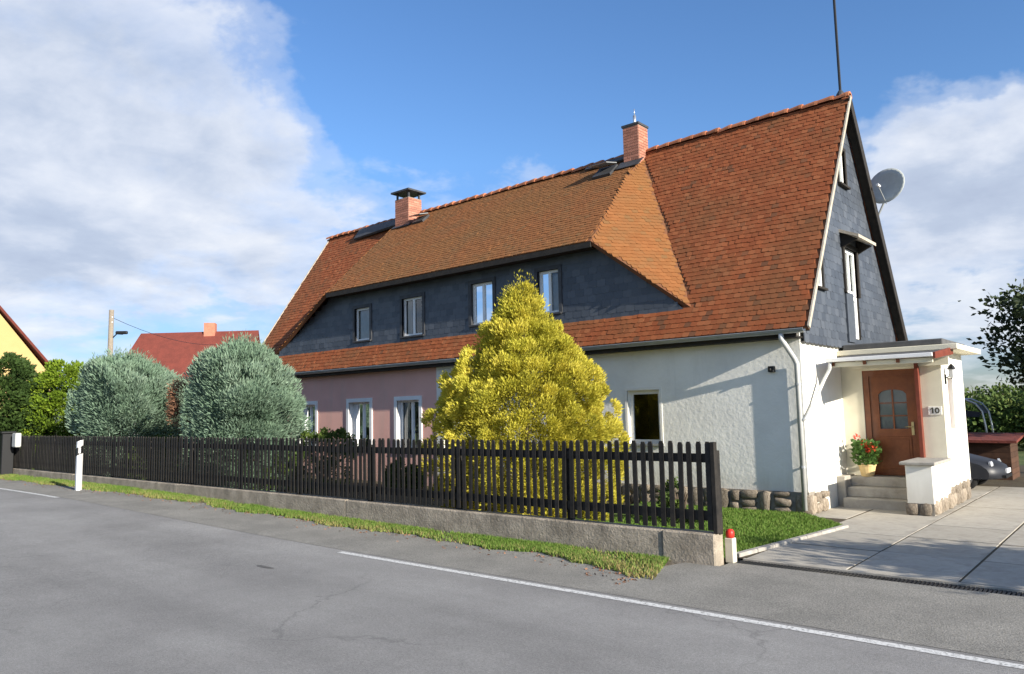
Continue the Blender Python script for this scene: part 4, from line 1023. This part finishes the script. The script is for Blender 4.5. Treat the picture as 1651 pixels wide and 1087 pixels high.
# dead brown branches between the two conifers
pD = at_depth(303, 650, 21.6); t = thing('dead_conifer', (pD.x, pD.y, gh(pD.x)), 'withered brown conifer between the two blue-green ones', 'conifer')
mb = MB(); mb.tube([(pD.x, pD.y, 0), (pD.x + .05, pD.y, 1.5), (pD.x, pD.y + .1, 3.2)], [.09, .06, .015], 8); mb.build('trunk', 'bark', t)
P, N, k = shell_points(5200, [(1.2, .18), (2.0, .3), (2.8, .3), (3.15, .08)], pD.x, pD.y, gh(pD.x), 60, .2); leaves('crown', 'leaf_dead', t, P[P[:, 1] > 9.86], N[P[:, 1] > 9.86], .10, .022)

def bush(name, label, cat, cx, cy, rx, ry, h, mat, n, lumps, lr, ln, wd, z0=None, group=None):
    z0 = gh(cx) if z0 is None else z0; t = thing(name, (cx, cy, z0), label, cat, group)
    mb = MB()
    for q in range(5):
        a = q * 1.26; mb.tube([(cx, cy, z0 - .05), (cx + rx * .3 * math.cos(a), cy + ry * .3 * math.sin(a), z0 + h * .45), (cx + rx * .5 * math.cos(a), cy + ry * .5 * math.sin(a), z0 + h * .75)], [.05, .03, .01], 6)
    mb.build('stem', 'bark', t)
    P, N, k = shell_points(n, [(.02, .75), (h * .35, 1.0), (h * .7, .85), (h * .92, .45), (h, .05)], 0, 0, z0, lumps, lr, .2)
    sc = np.array([rx, ry, 1]); P = P * sc + np.array([cx, cy, 0])
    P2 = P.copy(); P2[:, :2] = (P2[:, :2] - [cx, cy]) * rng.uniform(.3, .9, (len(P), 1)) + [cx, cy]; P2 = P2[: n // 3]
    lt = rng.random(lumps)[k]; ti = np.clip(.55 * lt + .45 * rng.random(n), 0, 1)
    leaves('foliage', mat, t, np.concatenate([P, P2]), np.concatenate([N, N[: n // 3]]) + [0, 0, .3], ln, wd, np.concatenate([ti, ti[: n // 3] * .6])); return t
# shrubs behind the fence
for (u, v, y, r, h, lb_) in [(520, 700, 12.6, .95, 1.75, 'clipped green shrub in front of the pink wall'), (432, 705, 11.6, .8, 1.3, 'low shrub behind the fence right of the blue conifers'),
                             (262, 720, 11.0, .9, 1.35, 'olive shrub behind the fence under the wide blue conifer'), (650, 760, 13.4, .45, .75, 'small plant below the pink wall windows')]:
    p = on_y(u, v, y); bush('shrub', lb_, 'shrub', p.x, y, r, r, h, 'leaf_shrub', 5200, 70, .16, .075, .05)
p = on_y(1095, 810, 12.6); bush('rose_bush', 'small bush with red blooms behind the right end of the fence', 'bush', p.x, 12.6, .35, .35, .75, 'leaf_shrub', 1500, 30, .1, .06, .045)
# hedges and trees on the left
p = at_depth(262, 660, 29.5); bush('rear_hedge', 'dark hedge in the gap behind the two blue-green conifers', 'hedge', p.x, p.y + 1.2, 2.6, 1.3, 2.9, 'leaf_hedge', 9000, 120, .26, .15, .1)
p = at_depth(2, 640, 30); bush('tall_hedge', 'dark green hedge at the far left edge below the yellow house', 'hedge', p.x, p.y, 1.35, 1.4, 4.6, 'leaf_hedge', 26000, 220, .24, .15, .095)
p = at_depth(102, 640, 31); bush('lime_bush', 'bright lime-green bush between dark hedge and blue conifer', 'bush', p.x, p.y, 1.3, 1.3, 4.35, 'leaf_lime', 22000, 200, .26, .13, .08)

def tree(name, label, cx, cy, h, crown, mat, n, clumps, cr_, ln, wd, z0=0, trunk_r=.16, group=None, spread=.5):
    """crown: (centre height, rx, rz). Limbs lead to leaf clumps."""
    t = thing(name, (cx, cy, z0), label, 'tree', group); r = random.Random(int(abs(cx * 71 + cy * 13)))
    ch_, rx, rz = crown
    cen = []
    for _ in range(clumps):
        d = Vector((r.gauss(0, 1), r.gauss(0, 1), r.gauss(0, 1))).normalized() * (r.random() ** .45)
        cen.append(Vector((cx + d.x * rx, cy + d.y * rx, z0 + ch_ + d.z * rz)))
    mb = MB(); top = Vector((cx, cy, z0 + ch_ + rz * .5)); mb.tube([(cx, cy, z0 - .2), (cx + .05, cy, z0 + ch_ * .5), top], [trunk_r, trunk_r * .75, trunk_r * .15], 8)
    tr = mb.build('trunk', 'bark', t, smooth=True)
    mb = MB()
    for c in cen[::2]:
        b = Vector((cx, cy, z0 + max(.5 * ch_, (c.z - z0) * .72))); m_ = b.lerp(c, .5) + Vector((0, 0, .12 * rx * .3)); mb.tube([b, m_, c], [trunk_r * .3, trunk_r * .16, trunk_r * .05], 5, cap=False)
    mb.build('limb', 'bark', t)
    k = rng.integers(0, clumps, n); d = rng.normal(0, 1, (n, 3)) * np.array([1, 1, .55])
    P = np.array([tuple(c) for c in cen])[k] + d * cr_ * .5
    lt = rng.random(clumps); ti = np.clip(.5 * lt[k] + .5 * rng.random(n), 0, 1)
    leaves('crown', mat, t, P, d + [0, 0, .4], ln, wd, ti, .7); return t
# right-hand tree whose branches reach into the frame, and trees beyond
tree('leafy_tree', 'dark leafy tree reaching in from the right edge behind the driveway', -.45, 26.5, 7, (4.0, 3.2, 2.05), 'leaf_tree', 24000, 120, .62, .17, .11, trunk_r=.2)
for i, (u, y, r, h, lb_) in enumerate([(1572, 44, 2.3, 2.7, 'green garden tree just right of the porch in the background'), (1612, 50, 2.8, 3.0, 'broad green tree behind the low brown shed'), (1655, 42, 2.2, 2.5, 'green tree at the right frame edge behind the shed')]):
    p = on_y(u, 660, y); tree('garden_tree', lb_, p.x, y, h, (h * .52, r, h * .42), 'leaf_far', 9000, 70, .8, .22, .15, group='trees beyond the driveway')
# small tree on the other side of the driveway, outside the frame, whose shade falls on the slabs
tree('fruit_tree', 'small loose fruit tree beside the driveway opposite the lawn', 4.2, 10.6, 3.2, (2.15, 1.3, .95), 'leaf_shrub', 9000, 70, .42, .12, .075, trunk_r=.07)
# ------------------------------------------------------------------ neighbours
def neighbour_red():
    d = 60; A_ = at_depth(238, 546, d); B_ = at_depth(409, 527, d + 1.5)
    zr_ = 8.9; ax_ = Vector((B_.x - A_.x, B_.y - A_.y, 0)); L = ax_.length; e = ax_.normalized(); n = Vector((e.y, -e.x, 0)); 
    if n.dot(Vector((-_sy, _cy, 0))) > 0: n = -n
    t = thing('red_roofed_house', (A_ + B_) / 2 - Vector((0, 0, (A_.z + B_.z) / 2)), 'distant house with dark red roof behind the blue-green conifers', 'house')
    a = Vector((A_.x, A_.y, 0)); b = Vector((B_.x, B_.y, 0)); hw, ze_ = 4.6, 4.3
    rp = lambda q, s, z: q + n * s + Vector((0, 0, z))
    mb = MB()
    mb.slab([rp(a - e * .5, 0, zr_), rp(b + e * .4, 0, zr_ + .25), rp(b + e * .4, hw, ze_), rp(a - e * 1.6, hw, ze_)], (0, 0, .14)); mb.slab([rp(a - e * .5, 0, zr_), rp(b + e * .4, 0, zr_ + .25), rp(b + e * .4, -hw, ze_), rp(a - e * 1.6, -hw, ze_)], (0, 0, .14))
    rf = mb.build('roof', 'far_red_roof', t)
    mb = MB(); mb.slab([rp(a, hw - .5, 0), rp(a, hw - .5, ze_ + .2), rp(a, 0, zr_ - .2), rp(a, -hw + .5, ze_ + .2), rp(a, -hw + .5, 0)], b - a); mb.build('wall', 'far_grey_wall', t)
    c = a.lerp(b, .585); mb = MB(); q = .42
    mb.slab([rp(c - e * q, -q, zr_ - .4), rp(c + e * q, -q, zr_ - .4), rp(c + e * q, q, zr_ - .4), rp(c - e * q, q, zr_ - .4)], (0, 0, 1.35)); mb.build('chimney', 'chimney_render', rf)
    g = b + e * .03
    mb = MB(); mb.slab([rp(g, -.5, 5.6), rp(g, .5, 5.6), rp(g, .5, 6.8), rp(g, -.5, 6.8)], e * .06); wd_ = mb.build('window', 'paint_white', t)
    mb = MB(); g2 = g + e * .063; mb.slab([rp(g2, -.4, 5.7), rp(g2, .4, 5.7), rp(g2, .4, 6.7), rp(g2, -.4, 6.7)], e * .01); mb.build('pane', 'interior', wd_)
neighbour_red()
def neighbour_yellow():
    d = 46; A_ = at_depth(-75, 408, d); E_ = at_depth(92, 604, d)         # apex and right eave of its gable
    e = Vector((E_.x - A_.x, E_.y - A_.y, 0)); hw = e.length; e.normalize(); v0 = ray(40, 560); back = Vector((v0.x - .22 * _cy, v0.y - .22 * _sy, 0)).normalized()
    t = thing('yellow_house', (A_.x, A_.y, 0), 'yellow rendered house gable at the far left edge', 'house')
    a = Vector((A_.x, A_.y, 0)); za, ze_ = A_.z, E_.z; q = lambda s, z, k=0: a + e * s + back * k + Vector((0, 0, z))
    mb = MB(); mb.slab([q(-hw, 0), q(hw - .35, 0), q(hw - .35, ze_ - .1), q(0, za - .25), q(-hw, ze_ - .1)], back * 9); mb.build('wall', 'yellow_render', t)
    mb = MB(); mb.slab([q(0, za, -.35), q(hw + .1, ze_, -.35), q(hw + .1, ze_, 9.3), q(0, za, 9.3)], (0, 0, -.22)); mb.slab([q(0, za, -.35), q(-hw - .1, ze_, -.35), q(-hw - .1, ze_, 9.3), q(0, za, 9.3)], (0, 0, -.22)); mb.build('roof', 'far_red_roof', t)
neighbour_yellow()
# wooden pole with street lamp
pb = at_depth(178, 560, 36); pt = at_depth(177, 500, 36); zt = pt.z; x, y = pb.x, pb.y
t = thing('utility_pole', (x, y, gh(x)), 'grey wooden utility pole with a street lamp arm above the conifers', 'pole')
mb = MB(); mb.tube([(x, y, gh(x) - .2), (x, y, zt)], [.16, .11], 10); mb.build('pole', 'pole_wood', t, smooth=True)
la = at_depth(198, 539, 36); mb = MB(); mb.tube([(x, y, la.z - .25), ((x + la.x) / 2, (y + la.y) / 2, la.z + .02), (la.x, la.y, la.z)], .03, 6); mb.build('lamp_arm', 'dark_metal', t)
mb = MB(); dv = (Vector((la.x, la.y, 0)) - Vector((x, y, 0))).normalized(); sv = Vector((-dv.y, dv.x, 0))
c = Vector((la.x, la.y, la.z)); mb.slab([c - dv * .32 - sv * .1, c + dv * .22 - sv * .08, c + dv * .22 + sv * .08, c - dv * .32 + sv * .1], (0, 0, .15)); mb.build('lamp_head', 'dark_metal', t, bevel=.03)
for dz in (.35, .6): mb = MB(); mb.tube([(x - .12, y, zt - dz), (x + .12, y, zt - dz)], .03, 6); mb.build('insulator', 'white_plastic', t)
def cable(a, b, sag, label):
    a, b = Vector(a), Vector(b); mb = MB(); mb.tube([a.lerp(b, i / 14) - Vector((0, 0, sag * 4 * (i / 14) * (1 - i / 14))) for i in range(15)], .012, 4, cap=False); tag(mb.build('overhead_cable', 'dark_metal', None), label, 'cable')
cable((x, y, zt - .35), at_depth(409, 545, 59), .9, 'thin overhead cable from the pole to the red roofed house')

# ------------------------------------------------------------------ things behind the porch
t = thing('low_shed', (-3.9, 25, 0), 'low brown plank shed with a red roof behind the car', 'shed')
sx0, sx1, sy0, sy1, sh = -5.6, -3.18, 24.2, 25.6, 1.02
mb = MB(); mb.box(sx0 + .03, sx1 - .03, sy0 + .03, sy1, -.05, sh - .06); mb.build('core', 'shed_wood', t)
nb_ = 7
for i in range(nb_):
    mb = MB(); z0 = i * sh / nb_; mb.box(sx0, sx1, sy0 + .002, sy0 + .028, z0 + .005, z0 + sh / nb_ - .004); mb.build('plank', 'shed_wood', t)
    mb = MB(); mb.box(sx1 - .028, sx1 - .002, sy0 + .03, sy1, z0 + .005, z0 + sh / nb_ - .004); mb.build('plank', 'shed_wood', t)
mb = MB(); mb.slab([(sx0 - .15, sy0 - .2, sh), (sx1 + .18, sy0 - .2, sh - .03), (sx1 + .18, sy1 + .15, sh + .12), (sx0 - .15, sy1 + .15, sh + .15)], (0, 0, .07)); mb.build('roof', 'far_red_roof', t)

t = thing('garden_swing', (-4.4, 26.8, 0), 'dark covered garden swing frame with silver tube behind the shed', 'garden swing')
y = 26.4
pts = [(-5.6, y, 2.12), (-5.0, y, 2.22), (-4.55, y, 2.21), (-4.25, y, 2.06), (-4.10, y, 1.82), (-4.04, y, 1.4), (-3.95, y, 0)]
for yy in (y, y + 1.1):
    mb = MB(); mb.tube([(a, yy, c) for a, b, c in pts], .027, 8); mb.build('frame_tube', 'silver_tube', t, smooth=True)
mb = MB(); V = [(a, yy, c - .05) for a, b, c in pts[:5] for yy in (y + .03, y + 1.07)]; mb.add(V, [(2 * i, 2 * i + 1, 2 * i + 3, 2 * i + 2) for i in range(4)]); mb.build('cover', 'tarp', t)
mb = MB(); mb.poly([(-5.6, y + .05, 2.05), (-4.12, y + .05, 1.80), (-4.2, y + .05, 1.66), (-5.6, y + .05, 1.7)]); mb.build('valance', 'tarp', t)

# dark car behind the porch, nose to the right
def car():
    nx_, cy, w = -2.93, 21.75, 1.70
    t = thing('parked_car', (nx_ - 2.1, cy, 0), 'dark parked car half hidden behind the porch, nose in the sun', 'car')
    prof = [(0.03, .28), (0.0, .42), (.05, .56), (.22, .66), (.95, .84), (1.2, .90), (3.75, .98), (4.12, .92), (4.2, .6), (4.18, .3)]
    V = []; ny_ = 9
    for j in range(ny_):
        q = -1 + 2 * j / (ny_ - 1); taper = 1 - .13 * abs(q) ** 3
        for s, z in prof:
            xx = s + (abs(q) ** 2.5) * .28 * max(0, 1 - s / 1.2); V.append((nx_ - xx, cy + q * w / 2 * (1 - .04 * max(0, (z - .6))), z if z < .5 else z - .05 * abs(q) ** 4))
    n = len(prof); F = [(j * n + i, j * n + i + 1, (j + 1) * n + i + 1, (j + 1) * n + i) for j in range(ny_ - 1) for i in range(n - 1)]
    F += [tuple(range(n)), tuple(range((ny_ - 1) * n, ny_ * n)), ] + [(j * n, (j + 1) * n, (j + 1) * n + n - 1, j * n + n - 1) for j in range(ny_ - 1)]
    mb = MB(); mb.add(V, F); body = mb.build('body', 'car_paint', t, smooth=False)
    for p in body.data.polygons: p.use_smooth = len(p.vertices) == 4
    cab = [(1.0, .86), (1.75, 1.36), (2.2, 1.44), (3.1, 1.42), (3.9, .98)]
    V = []
    for q in (-1, 1):
        for s, z in cab: V.append((nx_ - s, cy + q * (w / 2 - .06 - .28 * (z - .85)), z))
    mb = MB(); mb.add(V, [(0, 1, 2, 3, 4), (9, 8, 7, 6, 5)] + [(i, i + 5, i + 6, i + 1) for i in range(4)]); mb.build('cabin', 'car_paint', t, bevel=.02)
    mb = MB(); mb.slab([(nx_ - 1.06, cy - .66, .905), (nx_ - 1.06, cy + .66, .905), (nx_ - 1.70, cy + .56, 1.335), (nx_ - 1.70, cy - .56, 1.335)], (.015, 0, .015)); mb.build('windscreen', 'interior', t)
    for q in (-1, 1):
        mb = MB(); ya = lambda z: cy + q * (w / 2 - .055 - .28 * (z - .85)); mb.poly([(nx_ - 1.35, ya(.98), .98), (nx_ - 2.3, ya(.98), .98), (nx_ - 2.3, ya(1.37), 1.37), (nx_ - 1.85, ya(1.35), 1.35)]); mb.poly([(nx_ - 2.4, ya(.98), .98), (nx_ - 3.5, ya(.99), .99), (nx_ - 3.1, ya(1.36), 1.36), (nx_ - 2.4, ya(1.37), 1.37)]); mb.build('side_window', 'interior', t)
        mb = MB(); mb.lathe([(.001, -.02), (.05, -.008), (.08, .0), (.08, .05)], (nx_ - .24, cy + q * .60, .62), 14, (-.9, -q * .2, -.15)); mb.build('headlight', 'headlight', t)
        for xx in (.82, 3.35):
            yw = cy + q * (w / 2 - .1)
            mb = MB(); mb.lathe([(.2, -.09), (.29, -.085), (.305, -.05), (.305, .05), (.29, .085), (.2, .09)], (nx_ - xx, yw, .305), 20, (0, 1, 0)); wheel = mb.build('wheel', 'tyre', t, smooth=True)
            mb = MB(); mb.lathe([(.001, .10), (.12, .095), (.2, .07)], (nx_ - xx, yw, .305), 16, (0, q, 0)); mb.build('rim', 'alloy', wheel)
    mb = MB(); mb.box(nx_ - .03, nx_ + .012, cy - .26, cy + .26, .40, .50); mb.build('number_plate', 'white_plastic', t)
    mb = MB(); mb.box(nx_ - .06, nx_ + .006, cy - .45, cy + .45, .29, .36); mb.build('grille', 'black_plastic', t)
car()
